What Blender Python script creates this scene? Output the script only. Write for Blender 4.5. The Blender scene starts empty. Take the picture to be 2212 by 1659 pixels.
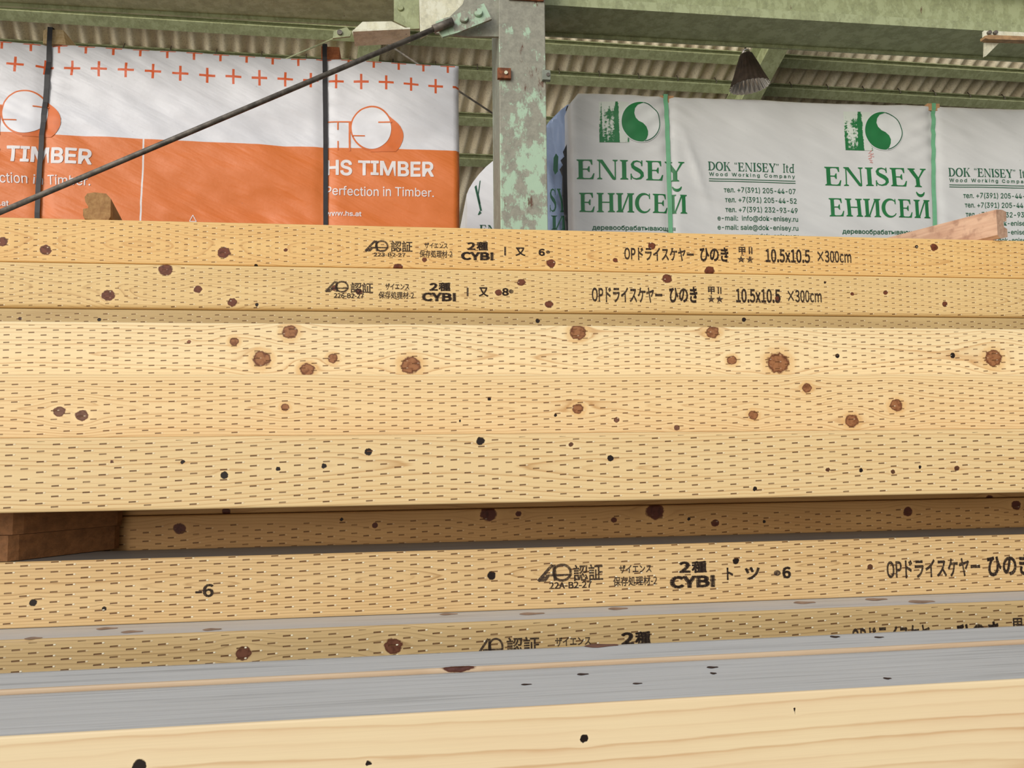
import bpy, bmesh, math, os, random
import numpy as np
from mathutils import Vector, Matrix, noise as mnoise

# ---------------------------------------------------------------- camera, world, light, exposure
F, CX, CY = 1660.0, 1106.0, 829.5           # focal length and centre, pixels of the 2212x1659 frame
CH = 1.45                                   # eye height
PITCH, ROLL = math.atan(120.5 / 1660), math.radians(.587)
SC = bpy.context.scene
COL = SC.collection
cam = bpy.data.cameras.new('camera'); cam.sensor_width = 36; cam.lens = 36 * F / 2212
cam.clip_start = 0.05
camo = bpy.data.objects.new('camera', cam); COL.objects.link(camo)
_r, _p = ROLL, PITCH
_c0 = Vector((math.cos(_r), math.sin(_r) * math.sin(_p), -math.sin(_r) * math.cos(_p)))
_c1 = Vector((math.sin(_r), -math.cos(_r) * math.sin(_p), math.cos(_r) * math.cos(_p)))
_c2 = Vector((0, -math.cos(_p), -math.sin(_p)))
camo.matrix_world = Matrix.Translation((0, 0, CH)) @ Matrix((_c0, _c1, _c2)).transposed().to_4x4()
SC.camera = camo


def ray(px, py):
    """direction of a sight line; its component along the optical axis is 1"""
    return _c0 * ((px - CX) / F) + _c1 * (-(py - CY) / F) - _c2


vs = SC.view_settings
vs.view_transform = 'Standard'; vs.look = 'None'; vs.gamma = 1.0; vs.use_curve_mapping = False
vs.exposure = 0.0
SC.cycles.max_bounces = 6; SC.cycles.diffuse_bounces = 4
SC.cycles.use_denoising = True


def lin(c):
    o = []
    for v in c[:3]:
        v = v / 255.0
        o.append(v / 12.92 if v <= 0.04045 else ((v + 0.055) / 1.055) ** 2.4)
    return (o[0], o[1], o[2], 1.0)


class G:
    """small node-wiring helper"""
    def __init__(self, tree):
        self.t = tree; self.n = tree.nodes; self.l = tree.links

    def put(self, sock, v):
        if v is None: return
        if isinstance(v, bpy.types.NodeSocket): self.l.new(v, sock)
        else: sock.default_value = v

    def m(self, op, a, b=None, c=None, clamp=False):
        n = self.n.new('ShaderNodeMath'); n.operation = op; n.use_clamp = clamp
        for i, v in enumerate((a, b, c)): self.put(n.inputs[i], v)
        return n.outputs[0]

    def mix(self, f, a, b, mode='MIX'):
        n = self.n.new('ShaderNodeMix'); n.data_type = 'RGBA'; n.blend_type = mode
        self.put(n.inputs[0], f); self.put(n.inputs[6], a); self.put(n.inputs[7], b)
        return n.outputs[2]

    def ramp(self, f, stops):
        n = self.n.new('ShaderNodeValToRGB'); self.put(n.inputs[0], f)
        e = n.color_ramp.elements
        while len(e) < len(stops): e.new(0.5)
        for i, (p, c) in enumerate(stops):
            e[i].position = p
            e[i].color = (c, c, c, 1) if isinstance(c, (int, float)) else c
        return n.outputs[0]

    def noise(self, vec, scale=5, detail=3, rough=0.55, color=False):
        n = self.n.new('ShaderNodeTexNoise'); self.put(n.inputs['Vector'], vec)
        n.inputs['Scale'].default_value = scale; n.inputs['Detail'].default_value = detail
        n.inputs['Roughness'].default_value = rough
        return n.outputs['Color' if color else 'Fac']

    def comb(self, x, y, z):
        n = self.n.new('ShaderNodeCombineXYZ')
        for i, v in enumerate((x, y, z)): self.put(n.inputs[i], v)
        return n.outputs[0]

    def sep(self, v):
        n = self.n.new('ShaderNodeSeparateXYZ'); self.put(n.inputs[0], v)
        return n.outputs

    def attr(self, name, out='Vector'):
        n = self.n.new('ShaderNodeAttribute'); n.attribute_name = name
        return n.outputs[out]

    def step(self, x, e, w):
        """0 below e-w, 1 above e+w"""
        n = self.n.new('ShaderNodeMapRange'); n.interpolation_type = 'SMOOTHSTEP'
        self.put(n.inputs[0], x); n.inputs[1].default_value = e - w; n.inputs[2].default_value = e + w
        n.inputs[3].default_value = 0; n.inputs[4].default_value = 1
        return n.outputs[0]

    def scale(self, v, s):
        n = self.n.new('ShaderNodeVectorMath'); n.operation = 'MULTIPLY'
        self.put(n.inputs[0], v); n.inputs[1].default_value = s
        return n.outputs[0]


# the surroundings of the open shed: bright low sky and sunlit yard to the front, mostly from one side
w = bpy.data.worlds.new('surroundings'); SC.world = w; w.use_nodes = True
g = G(w.node_tree)
bg = g.n['Background']
tc = g.n.new('ShaderNodeTexCoord')
dx, dy_, dz = g.sep(tc.outputs['Generated'])
el = g.m('ADD', g.m('MULTIPLY', dz, .5), .5)
WS, YARD, SIDE = .72, 4.2, 40.0
prof_ = g.ramp(el, [(0.0, (.03, .028, .022, 1)), (.30, (.04, .036, .03, 1)), (.42, (.13, .115, .09, 1)), (.475, (.40, .37, .31, 1)),
                   (.51, (1.0, .98, .95, 1)), (.74, (1.0, 1.0, 1.02, 1)), (.86, (.72, .82, .98, 1)), (1.0, (.6, .72, .95, 1))])
hl = g.m('SQRT', g.m('ADD', g.m('MULTIPLY', dx, dx), g.m('ADD', g.m('MULTIPLY', dy_, dy_), .02)))
az = g.m('DIVIDE', g.m('ADD', g.m('MULTIPLY', dx, -.62), g.m('MULTIPLY', dy_, -.78)), hl)
az = g.m('ADD', g.m('MULTIPLY', g.m('POWER', g.m('ADD', g.m('MULTIPLY', az, .5), .5), 2.2), 1.75), .06)
# sunlit yard lying low to the open side on the left
yard = g.m('DIVIDE', g.m('ADD', g.m('MULTIPLY', dx, -.80), g.m('MULTIPLY', dy_, -.60)), hl)
yard = g.m('MULTIPLY', g.m('POWER', g.m('MAXIMUM', yard, 0.0), 2.5), YARD)
below = g.ramp(el, [(.34, 0.0), (.42, 1.0), (.52, 1.0), (.57, 0.0)])
yc_ = g.mix(g.m('MULTIPLY', below, yard), (0, 0, 0, 1), (1.0, .93, .80, 1))
# added glow low on the left, an unseen bright yard, to lift the roof
side = g.m('DIVIDE', g.m('ADD', g.m('MULTIPLY', dx, -.99), g.m('MULTIPLY', dy_, -.10)), hl)
side = g.m('MULTIPLY', g.m('POWER', g.m('MAXIMUM', side, 0.0), 4.0), SIDE)
low = g.ramp(el, [(.18, 0.0), (.28, 1.0), (.49, 1.0), (.55, 0.0)])
yc_ = g.mix(1.0, yc_, g.mix(g.m('MULTIPLY', low, side), (0, 0, 0, 1), (1.0, .95, .84, 1)), 'ADD')
tot = g.mix(1.0, g.mix(1.0, prof_, g.comb(az, az, az), 'MULTIPLY'), yc_, 'ADD')
g.l.new(tot, bg.inputs[0]); bg.inputs[1].default_value = WS


# low hazy sun from the open side, softened by haze
sun = bpy.data.lights.new('sun', 'SUN'); sun.energy = 1.4; sun.angle = math.radians(24); sun.color = (1.0, .95, .86)
suno = bpy.data.objects.new('sun', sun); COL.objects.link(suno)
SUN_AZ, SUN_EL = math.radians(-30), math.radians(17)          # azimuth from behind the camera towards its left
_d = Vector((math.sin(SUN_AZ) * math.cos(SUN_EL), -math.cos(SUN_AZ) * math.cos(SUN_EL), math.sin(SUN_EL)))
suno.rotation_euler = _d.to_track_quat('Z', 'Y').to_euler(); suno.location = _d * 12


# ---------------------------------------------------------------- helpers
def P(px, py, d):
    r = ray(px, py)
    return Vector((0, 0, CH)) + r * (d / r.y)


def level(p, q):
    """swing of the vertical plane in which image points p and q lie at one height"""
    def gap(t):
        fr = Frame(1.0, t); return fr.sz(*p)[1] - fr.sz(*q)[1]
    lo, hi = -.6, .6; sg = 1 if gap(lo) > 0 else -1
    for _ in range(60):
        t = (lo + hi) / 2
        if gap(t) * sg > 0: lo = t
        else: hi = t
    return (lo + hi) / 2


class Frame:
    """vertical plane in front of the camera: distance d0 straight ahead, swung by atan(t); s along, w back, z up"""
    def __init__(self, d0, t):
        self.a = math.atan(t); c, s = math.cos(self.a), math.sin(self.a)
        self.u = Vector((c, s, 0)); self.w = Vector((-s, c, 0)); self.O = Vector((0, d0, 0))

    def sz(self, px, py):
        r = ray(px, py)
        k = self.O.dot(self.w) / r.dot(self.w)
        return (r * k - self.O).dot(self.u), CH + k * r.z, k

    def pt(self, s, w, z):
        return self.O + self.u * s + self.w * w + Vector((0, 0, z))

    def place(self, o, s=0, w=0, z=0):
        o.location = self.pt(s, w, z); o.rotation_euler = (0, 0, self.a)


def link(o, parent=None):
    COL.objects.link(o)
    if parent: o.parent = parent
    return o


def obj(name, verts, faces, mats=(), parent=None, smooth=False):
    me = bpy.data.meshes.new(name); me.from_pydata([tuple(v) for v in verts], [], faces); me.update()
    for m in (mats if isinstance(mats, (list, tuple)) else [mats]): me.materials.append(m)
    if smooth:
        me.polygons.foreach_set('use_smooth', [True] * len(me.polygons))
    return link(bpy.data.objects.new(name, me), parent)


def obj_bm(name, bm, mats=(), parent=None, smooth=False):
    me = bpy.data.meshes.new(name); bm.to_mesh(me); bm.free()
    for m in (mats if isinstance(mats, (list, tuple)) else [mats]): me.materials.append(m)
    if smooth: me.polygons.foreach_set('use_smooth', [True] * len(me.polygons))
    return link(bpy.data.objects.new(name, me), parent)


def empty(name, loc=(0, 0, 0), rz=0):
    o = bpy.data.objects.new(name, None); o.location = loc; o.rotation_euler = (0, 0, rz)
    o.empty_display_size = 0.05
    return link(o)


def tag(o, label, cat, group=None, kind=None):
    o['label'] = label; o['category'] = cat
    if group: o['group'] = group
    o['kind'] = kind or 'thing'
    return o


def add_box(bm, x0, x1, y0, y1, z0, z1, bev=0.0, mat=0):
    vs_ = [bm.verts.new((x, y, z)) for x in (x0, x1) for y in (y0, y1) for z in (z0, z1)]
    fs = [(0, 1, 3, 2), (4, 6, 7, 5), (0, 4, 5, 1), (2, 3, 7, 6), (0, 2, 6, 4), (1, 5, 7, 3)]
    ff = [bm.faces.new([vs_[i] for i in f]) for f in fs]
    for f in ff: f.material_index = mat
    if bev:
        ed = set(e for f in ff for e in f.edges)
        bmesh.ops.bevel(bm, geom=list(ed), offset=bev, segments=2, affect='EDGES', profile=0.5)


def add_prism(bm, prof, A, B, U, O, t0, t1):
    """polygon prof (a, b) swept along U from t0 to t1"""
    n = len(prof)
    r0 = [bm.verts.new(O + A * a + B * b + U * t0) for a, b in prof]
    r1 = [bm.verts.new(O + A * a + B * b + U * t1) for a, b in prof]
    for i in range(n):
        j = (i + 1) % n
        bm.faces.new((r0[i], r0[j], r1[j], r1[i]))
    bm.faces.new(r0); bm.faces.new(r1[::-1])
    bmesh.ops.recalc_face_normals(bm, faces=bm.faces[:])


def add_tube(bm, p0, p1, r, seg=16, r1=None):
    p0, p1 = Vector(p0), Vector(p1); d = (p1 - p0).normalized()
    a = d.orthogonal().normalized(); b = d.cross(a)
    r1 = r if r1 is None else r1
    c0 = [bm.verts.new(p0 + (a * math.cos(t) + b * math.sin(t)) * r) for t in [2 * math.pi * i / seg for i in range(seg)]]
    c1 = [bm.verts.new(p1 + (a * math.cos(t) + b * math.sin(t)) * r1) for t in [2 * math.pi * i / seg for i in range(seg)]]
    for i in range(seg):
        j = (i + 1) % seg
        f = bm.faces.new((c0[i], c0[j], c1[j], c1[i])); f.smooth = True
    bm.faces.new(c0[::-1]); bm.faces.new(c1)


def lathe(name, prof, seg, mat, parent, flute=None, cap=False):
    """prof: list of (r, z)"""
    vv, ff = [], []
    for r, z in prof:
        for i in range(seg):
            t = 2 * math.pi * i / seg
            k = flute(i, r, z) if flute else (1, 0)
            vv.append((r * k[0] * math.cos(t), r * k[0] * math.sin(t), z + k[1]))
    for j in range(len(prof) - 1):
        for i in range(seg):
            a, b = j * seg + i, j * seg + (i + 1) % seg
            ff.append((a, b, b + seg, a + seg))
    if cap:
        ff.append(tuple(range(seg))[::-1]); ff.append(tuple(range((len(prof) - 1) * seg, len(prof) * seg)))
    return obj(name, vv, ff, mat, parent, True)


def plate(name, fr, pxs, th, mat, parent=None, w0=0.0):
    """flat plate cut to an outline, th thick, standing in plane fr, its front at depth w0"""
    bm = bmesh.new()
    pts = [fr.sz(x, y)[:2] for x, y in pxs]
    add_prism(bm, [(s, z) for s, z in pts], fr.u, Vector((0, 0, 1)), fr.w, fr.O, w0, w0 + th)
    return obj_bm(name, bm, mat, parent)


def new_mat(name):
    m = bpy.data.materials.new(name); m.use_nodes = True
    g = G(m.node_tree); return m, g, g.n['Principled BSDF']


def bump(g, b, h, strength=0.5, dist=0.002):
    n = g.n.new('ShaderNodeBump'); n.inputs['Strength'].default_value = strength; n.inputs['Distance'].default_value = dist
    g.put(n.inputs['Height'], h); g.l.new(n.outputs[0], b.inputs['Normal'])


def objco(g):
    n = g.n.new('ShaderNodeTexCoord'); return n.outputs['Object']


def flat_mat(name, c, rough=0.6, metal=0.0, var=0.12, scale=20.0, bmp=0.0):
    m, g, b = new_mat(name)
    f = g.noise(objco(g), scale, 4)
    c1 = tuple(x * (1 - var) for x in c[:3]) + (1,); c2 = tuple(min(1, x * (1 + var)) for x in c[:3]) + (1,)
    g.put(b.inputs['Base Color'], g.mix(g.step(f, .5, .2), c1, c2))
    b.inputs['Roughness'].default_value = rough; b.inputs['Metallic'].default_value = metal
    if bmp: bump(g, b, f, bmp, 0.003)
    return m


# ---------------------------------------------------------------- wood
def wood_mat(name, light, dark, contrast=0.75, knotc=(110, 62, 42), top=None, inc=None, rough=0.55, warm=None):
    """sawn softwood: growth rings, knots and (inc) the rows of preservative incisions on the front face"""
    m, g, b = new_mat(name)
    fq = g.attr('fq'); s, q, face = g.sep(fq)
    ring = g.attr('ring', 'Fac'); r0 = g.attr('knot', 'Fac'); kt = g.attr('knot_kind', 'Fac')
    fib = g.noise(g.comb(g.m('MULTIPLY', s, 6.0), g.m('MULTIPLY', q, 700.0), 0.0), 1.0, 3)
    blot = g.noise(g.comb(g.m('MULTIPLY', s, 4.0), g.m('MULTIPLY', q, 22.0), face), 1.0, 3)
    wob = g.noise(g.comb(g.m('MULTIPLY', s, 14.0), g.m('MULTIPLY', q, 120.0), 0.0), 1.0, 2)
    rg = g.m('ADD', ring, g.m('MULTIPLY', g.m('SUBTRACT', wob, .5), .35))
    fr = g.m('FRACT', rg)
    late = g.ramp(fr, [(0, 0.0), (.45, .05), (.72, .32), (.88, 1.0), (1.0, 0.0)])
    wr = g.n.new('ShaderNodeTexWhiteNoise'); wr.noise_dimensions = '1D'; g.l.new(g.m('FLOOR', rg), wr.inputs['W'])
    late = g.m('MULTIPLY', late, g.m('ADD', .25, g.m('MULTIPLY', wr.outputs['Value'], .75)))
    amt = g.m('MULTIPLY', late, g.m('MULTIPLY', g.ramp(blot, [(.3, .55), (.7, 1.0)]), contrast))
    col = g.mix(amt, lin(light), lin(dark))
    col = g.mix(g.m('MULTIPLY', g.ramp(blot, [(.35, 0.0), (.8, 1.0)]), .35), col, lin(warm or dark))
    col = g.mix(g.m('MULTIPLY', g.step(fib, .5, .25), .22), col, g.mix(1.0, col, (.84, .80, .74, 1), 'MULTIPLY'))
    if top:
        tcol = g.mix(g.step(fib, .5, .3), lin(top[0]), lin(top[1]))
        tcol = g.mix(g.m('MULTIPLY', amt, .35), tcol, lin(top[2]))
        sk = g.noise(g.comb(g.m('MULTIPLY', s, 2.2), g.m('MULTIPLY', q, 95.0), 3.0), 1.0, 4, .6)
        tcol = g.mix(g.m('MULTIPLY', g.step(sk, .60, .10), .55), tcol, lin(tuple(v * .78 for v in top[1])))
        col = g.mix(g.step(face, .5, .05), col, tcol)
    # knots: r in radii of the closest knot; kt 0 brown, 1 black hole, 2 pale heart with a wide halo
    nz = g.noise(fq, 110.0, 4)
    r = g.m('ADD', r0, g.m('MULTIPLY', g.m('SUBTRACT', nz, .5), .75))
    isb = g.step(g.m('ABSOLUTE', g.m('SUBTRACT', kt, 1.0)), .5, .05)      # 0 for black
    is2 = g.step(kt, 1.5, .05)
    halo_c = g.mix(is2, g.mix(1.0, col, (1.10, 1.12, 1.15, 1), 'MULTIPLY'), lin((226, 184, 122)))
    haloA = g.m('MULTIPLY', g.m('SUBTRACT', 1.0, g.step(r, 1.55, .40)), g.m('ADD', .18, g.m('MULTIPLY', isb, .44)))
    col = g.mix(haloA, col, halo_c)
    core = g.mix(is2, lin(knotc), lin((158, 108, 70)))
    core = g.mix(g.step(nz, .55, .12), core, g.mix(1.0, core, (.6, .5, .45, 1), 'MULTIPLY'))
    core = g.mix(g.m('MULTIPLY', g.step(r, .8, .12), .75), core, lin((92, 46, 24)))
    core = g.mix(isb, lin((30, 16, 10)), core)
    kk = g.m('SUBTRACT', 1.0, g.step(r, 1.0, .10))
    col = g.mix(kk, col, core)
    h = g.m('MULTIPLY', amt, -.12)
    h = g.m('ADD', h, g.m('MULTIPLY', g.m('MULTIPLY', kk, g.m('SUBTRACT', 1.0, isb)), -1.0))
    if inc:
        Pp, dy, L, th, tip, H, mar, ph, soft = inc
        k = g.m('FLOOR', g.m('DIVIDE', q, dy))
        xs = g.m('ADD', g.m('ADD', g.m('DIVIDE', s, Pp), g.m('DIVIDE', k, 3.0)), ph + 200.0)
        cell = g.m('FLOOR', xs)
        wn = g.n.new('ShaderNodeTexWhiteNoise'); wn.noise_dimensions = '2D'
        g.l.new(g.comb(cell, k, 0.0), wn.inputs['Vector'])
        rnd = wn.outputs['Value']
        fx = g.m('MULTIPLY', g.m('FRACT', xs), Pp)
        fy = g.m('ADD', g.m('MULTIPLY', g.m('SUBTRACT', g.m('FRACT', g.m('DIVIDE', q, dy)), .5), dy), g.m('MULTIPLY', g.m('SUBTRACT', fx, L / 2), -.04))
        on = g.m('MULTIPLY', g.m('SUBTRACT', 1.0, g.step(face, .5, .05)),
                 g.m('MULTIPLY', g.step(q, mar, .0004), g.m('SUBTRACT', 1.0, g.step(q, H - mar, .0004))))
        on = g.m('MULTIPLY', on, g.m('ADD', 1.0 - soft, g.m('MULTIPLY', g.step(rnd, .3, .3), soft)))
        gx = g.m('SUBTRACT', fx, .002)
        dash = g.m('MULTIPLY', g.m('MULTIPLY', g.step(gx, 0.0, .0005), g.m('SUBTRACT', 1.0, g.step(gx, L, .0008))),
                   g.m('SUBTRACT', 1.0, g.step(g.m('ABSOLUTE', fy), th / 2, .0003)))
        dash = g.m('MULTIPLY', dash, on)
        tx = g.m('DIVIDE', g.m('SUBTRACT', gx, L + .0016), .0021); ty = g.m('DIVIDE', g.m('SUBTRACT', fy, .0004), th * .62)
        tr = g.m('ADD', g.m('MULTIPLY', tx, tx), g.m('MULTIPLY', ty, ty))
        tipm = g.m('MULTIPLY', g.m('SUBTRACT', 1.0, g.step(tr, .8, .35)), g.m('MULTIPLY', on, g.m('MULTIPLY', tip, g.ramp(rnd, [(.15, .25), (.7, 1.0)]))))
        col = g.mix(g.m('MULTIPLY', dash, .88), col, lin((104, 66, 34)))
        col = g.mix(tipm, col, lin((255, 244, 214)))  # pale tip colour paints the glint on the raised fibres
        h = g.m('ADD', h, g.m('ADD', g.m('MULTIPLY', dash, -1.0), g.m('MULTIPLY', tipm, .55)))
    g.l.new(col, b.inputs['Base Color'])
    b.inputs['Roughness'].default_value = rough
    b.inputs['Specular IOR Level'].default_value = 0.35
    bump(g, b, h, 0.8, 0.0012)
    return m


def sines(rng, n, wl0, wl1):
    p = [(2 * math.pi / rng.uniform(wl0, wl1), rng.uniform(0, 6.28), rng.uniform(.5, 1)) for _ in range(n)]
    tot = sum(a for _, _, a in p)
    return lambda x: sum(a * np.sin(k * x + f) for k, f, a in p) / tot


def beam_mesh(name, L, H, D, mat, knots, grain, rad=0.0035, step=0.004, x0=None, parent=None, round_low=None):
    """a squared beam from x0 to x0+L, front at y=0, bottom at z=0; attributes carry ring and knot fields"""
    rng = random.Random(grain.get('seed', 1))
    x0 = -L / 2 if x0 is None else x0
    prof = []          # (y, z, q, face)

    def arc(cy, cz, a0, a1, q0, face0, face1, r, n=4):
        for i in range(n + 1):
            t = i / n; a = a0 + (a1 - a0) * t
            prof.append((cy + r * math.cos(a), cz + r * math.sin(a), q0 + r * 1.57 * t, face0 if t < .5 else face1))
    rl = round_low or rad
    nf = max(4, int((H - rad - rl) / 0.0033))
    prof_front = [(0.0, rl + (H - rad - rl) * i / nf, rl + (H - rad - rl) * i / nf, 0) for i in range(nf + 1)]
    for i in range(5):
        a = math.pi * 1.5 - math.pi / 2 * i / 5
        prof.append((rl + rl * math.cos(a), rl + rl * math.sin(a), rl * (i / 5), 0))
    prof += prof_front
    for i in range(1, 5):
        a = math.pi - math.pi / 2 * i / 4
        prof.append((rad + rad * math.cos(a), H - rad + rad * math.sin(a), H - rad + rad * 1.57 * i / 4, 0))
    prof.append((rad + .0008, H, H + rad + .0008, 1))
    nt = max(4, int(D / 0.006))
    for i in range(1, nt + 1):
        y = rad + (D - 2 * rad) * i / nt
        prof.append((y, H, H + y, 1))
    prof.append((D, H - rad, H + D, 1)); prof.append((D, rad, H + D + .1, 1)); prof.append((D - rad, 0, H + D + .1, 1))
    m = len(prof); n = int(L / step) + 1
    pr = np.array(prof); xs = np.linspace(x0, x0 + L, n)
    V = np.zeros((n, m, 3), np.float32)
    V[:, :, 0] = xs[:, None]; V[:, :, 1] = pr[None, :, 0]; V[:, :, 2] = pr[None, :, 1]
    i = np.arange(n - 1)[:, None] * m; j = np.arange(m)[None, :]; j2 = (j + 1) % m
    quads = np.stack([i + j, i + m + j, i + m + j2, i + j2], -1).reshape(-1, 4)
    me = bpy.data.meshes.new(name)
    nq = len(quads); nv = n * m
    me.vertices.add(nv); me.vertices.foreach_set('co', V.ravel())
    caps = [list(range(m)), [(n - 1) * m + k for k in range(m)][::-1]]
    me.loops.add(nq * 4 + 2 * m); me.polygons.add(nq + 2)
    me.loops.foreach_set('vertex_index', np.concatenate([quads.ravel(), caps[0], caps[1]]).astype(np.int32))
    me.polygons.foreach_set('loop_start', np.concatenate([np.arange(nq) * 4, [nq * 4, nq * 4 + m]]).astype(np.int32))
    me.polygons.foreach_set('use_smooth', np.array([True] * nq + [False] * 2))
    me.update(calc_edges=True); me.validate()
    # fields
    S = np.repeat(xs[:, None], m, 1); Q = np.repeat(pr[None, :, 2], n, 0); FC = np.repeat(pr[None, :, 3], n, 0)
    yc = grain['yc'] + grain.get('ytilt', 0) * S + grain.get('ywob', .006) * sines(rng, 3, .5, 1.4)(S)
    hz = grain['z0'] + grain.get('tilt', 0) * S + grain.get('amp', .015) * sines(rng, 4, .35, 1.3)(S)
    Qd = Q.copy(); hk = hz.copy()
    for (ks, kq, rx, rq, ty) in knots:
        rr = max(rx, rq) * (1.0 if ty != 1 else .8)
        e1 = np.exp(-((S - ks) / (3.6 * rr)) ** 2 - ((Q - kq) / (3.0 * rr)) ** 2)
        Qd = Qd - grain.get('kamp', 1.1) * rr * np.tanh((Q - kq) / (.9 * rr)) * e1
        hk = hk + .25 * rr * e1
    R = np.sqrt((Qd - yc) ** 2 + np.abs(hk) ** 2 + 1e-7)
    kt = np.zeros((n, m)); best = np.full((n, m), 9.0)
    for (ks, kq, rx, rq, ty) in knots:
        du = (S - ks) / rx; dv = (Q - kq) / rq
        dd = np.sqrt(du * du + dv * dv)
        k = dd < best
        best[k] = dd[k]; kt[k] = ty

    def setv(nm, arr):
        a = me.attributes.new(nm, 'FLOAT_VECTOR', 'POINT'); a.data.foreach_set('vector', arr.astype(np.float32).ravel())
    setv('fq', np.stack([S, Q, FC], -1)); 
    for nm, arr in (('knot', best), ('knot_kind', kt)):
        a = me.attributes.new(nm, 'FLOAT', 'POINT'); a.data.foreach_set('value', arr.astype(np.float32).ravel())
    a = me.attributes.new('ring', 'FLOAT', 'POINT'); a.data.foreach_set('value', (R / grain['sp']).astype(np.float32).ravel())
    me.materials.append(mat)
    return link(bpy.data.objects.new(name, me), parent)


# ---------------------------------------------------------------- lettering and printed marks
_fd = os.path.join(bpy.utils.system_resource('DATAFILES'), 'fonts')
_fonts = {}


def font(fn):
    if fn not in _fonts:
        try: _fonts[fn] = bpy.data.fonts.load(os.path.join(_fd, fn))
        except Exception: _fonts[fn] = None
    return _fonts[fn]


CJK, INTER = 'Noto Sans CJK Regular.woff2', 'Inter.woff2'


def glyphs(text, fn=CJK, bold=0.0, track=1.0):
    """outline text as flat polygons scaled to the unit square; bold thickens the outline by that share of the height"""
    c = bpy.data.curves.new('lettering', 'FONT'); c.body = text; c.resolution_u = 4
    f = font(fn)
    if f: c.font = f
    c.space_character = track
    o = bpy.data.objects.new('lettering', c); COL.objects.link(o)
    dg = bpy.context.evaluated_depsgraph_get(); e = o.evaluated_get(dg); me = e.to_mesh()
    v = [(p.co.x, p.co.y) for p in me.vertices]; fc = [tuple(p.vertices) for p in me.polygons]
    e.to_mesh_clear(); bpy.data.objects.remove(o); bpy.data.curves.remove(c)
    y0, y1 = min(p[1] for p in v), max(p[1] for p in v)
    if bold:
        cnt = {}
        for t in fc:
            for i in range(len(t)):
                k = tuple(sorted((t[i], t[(i + 1) % len(t)]))); cnt[k] = cnt.get(k, 0) + 1
        r = bold * (y1 - y0)
        for (i, j), n in list(cnt.items()):
            if n != 1: continue
            (ax, ay), (bx, by) = v[i], v[j]
            l = math.hypot(bx - ax, by - ay)
            if l < 1e-9: continue
            ux, uy = (bx - ax) / l * r, (by - ay) / l * r
            k = len(v)
            v += [(ax - ux * .6 - uy, ay - uy * .6 + ux), (ax - ux * .6 + uy, ay - uy * .6 - ux), (bx + ux * .6 + uy, by + uy * .6 - ux), (bx + ux * .6 - uy, by + uy * .6 + ux)]
            fc.append((k, k + 1, k + 2, k + 3))
    x0, x1 = min(p[0] for p in v), max(p[0] for p in v); y0, y1 = min(p[1] for p in v), max(p[1] for p in v)
    return [((x - x0) / (x1 - x0), (y - y0) / (y1 - y0)) for x, y in v], fc


def box_fit(gl, a0, b0, a1, b1):
    v, f = gl
    return [(a0 + x * (a1 - a0), b0 + y * (b1 - b0)) for x, y in v], f


def join(*sets):
    V, Fc = [], []
    for v, f in sets:
        n = len(V); V += v; Fc += [tuple(i + n for i in t) for t in f]
    return V, Fc


def poly(pts): return list(pts), [tuple(range(len(pts)))]


def ribbon(pts, ws):
    """flat stroke of varying width"""
    V, Fc = [], []
    n = len(pts)
    for i, p in enumerate(pts):
        a = pts[max(0, i - 1)]; b = pts[min(n - 1, i + 1)]
        dx_, dy_ = b[0] - a[0], b[1] - a[1]; l = math.hypot(dx_, dy_) or 1
        wd = (ws[i] if isinstance(ws, (list, tuple)) else ws) / 2
        V += [(p[0] - dy_ / l * wd, p[1] + dx_ / l * wd), (p[0] + dy_ / l * wd, p[1] - dx_ / l * wd)]
    for i in range(n - 1): Fc.append((2 * i, 2 * i + 1, 2 * i + 3, 2 * i + 2))
    return V, Fc


def arc_pts(cx, cy, rx, ry, a0, a1, n=24):
    return [(cx + rx * math.cos(math.radians(a0 + (a1 - a0) * i / n)), cy + ry * math.sin(math.radians(a0 + (a1 - a0) * i / n))) for i in range(n + 1)]


def disc(cx, cy, rx, ry, n=40): return poly(arc_pts(cx, cy, rx, ry, 0, 360 - 360 / n, n - 1))


def rect(x0, y0, x1, y1): return poly([(x0, y0), (x1, y0), (x1, y1), (x0, y1)])


def decal(name, shp, mats, parent, disp=None, eps=0.0006, cut=0.015):
    """lay flat shapes in the local x-z plane on a front face, following its creases"""
    v, f = shp
    bm = bmesh.new()
    bv = [bm.verts.new((x, 0, z)) for x, z in v]
    for t in f:
        if len(set(t)) >= 3:
            try: bm.faces.new([bv[i] for i in t])
            except ValueError: pass
    bm.normal_update()
    if disp:
        bmesh.ops.triangulate(bm, faces=[x for x in bm.faces if len(x.verts) > 4])
        xs = [p[0] for p in v]; zs = [p[1] for p in v]
        for ax, lo, hi in ((0, min(xs), max(xs)), (2, min(zs), max(zs))):
            k = math.floor(lo / cut) + 1
            while k * cut < hi:
                co = [0, 0, 0]; co[ax] = k * cut; no = [0, 0, 0]; no[ax] = 1
                bmesh.ops.bisect_plane(bm, geom=bm.verts[:] + bm.edges[:] + bm.faces[:], plane_co=co, plane_no=no)
                k += 1
        for p in bm.verts: p.co.y = disp(p.co.x, p.co.z) - eps
    else:
        for p in bm.verts: p.co.y = -eps
    for x in bm.faces:
        x.normal_update()
        if x.normal.y > 0: x.normal_flip()
    return obj_bm(name, bm, mats, parent, bool(disp))


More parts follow.
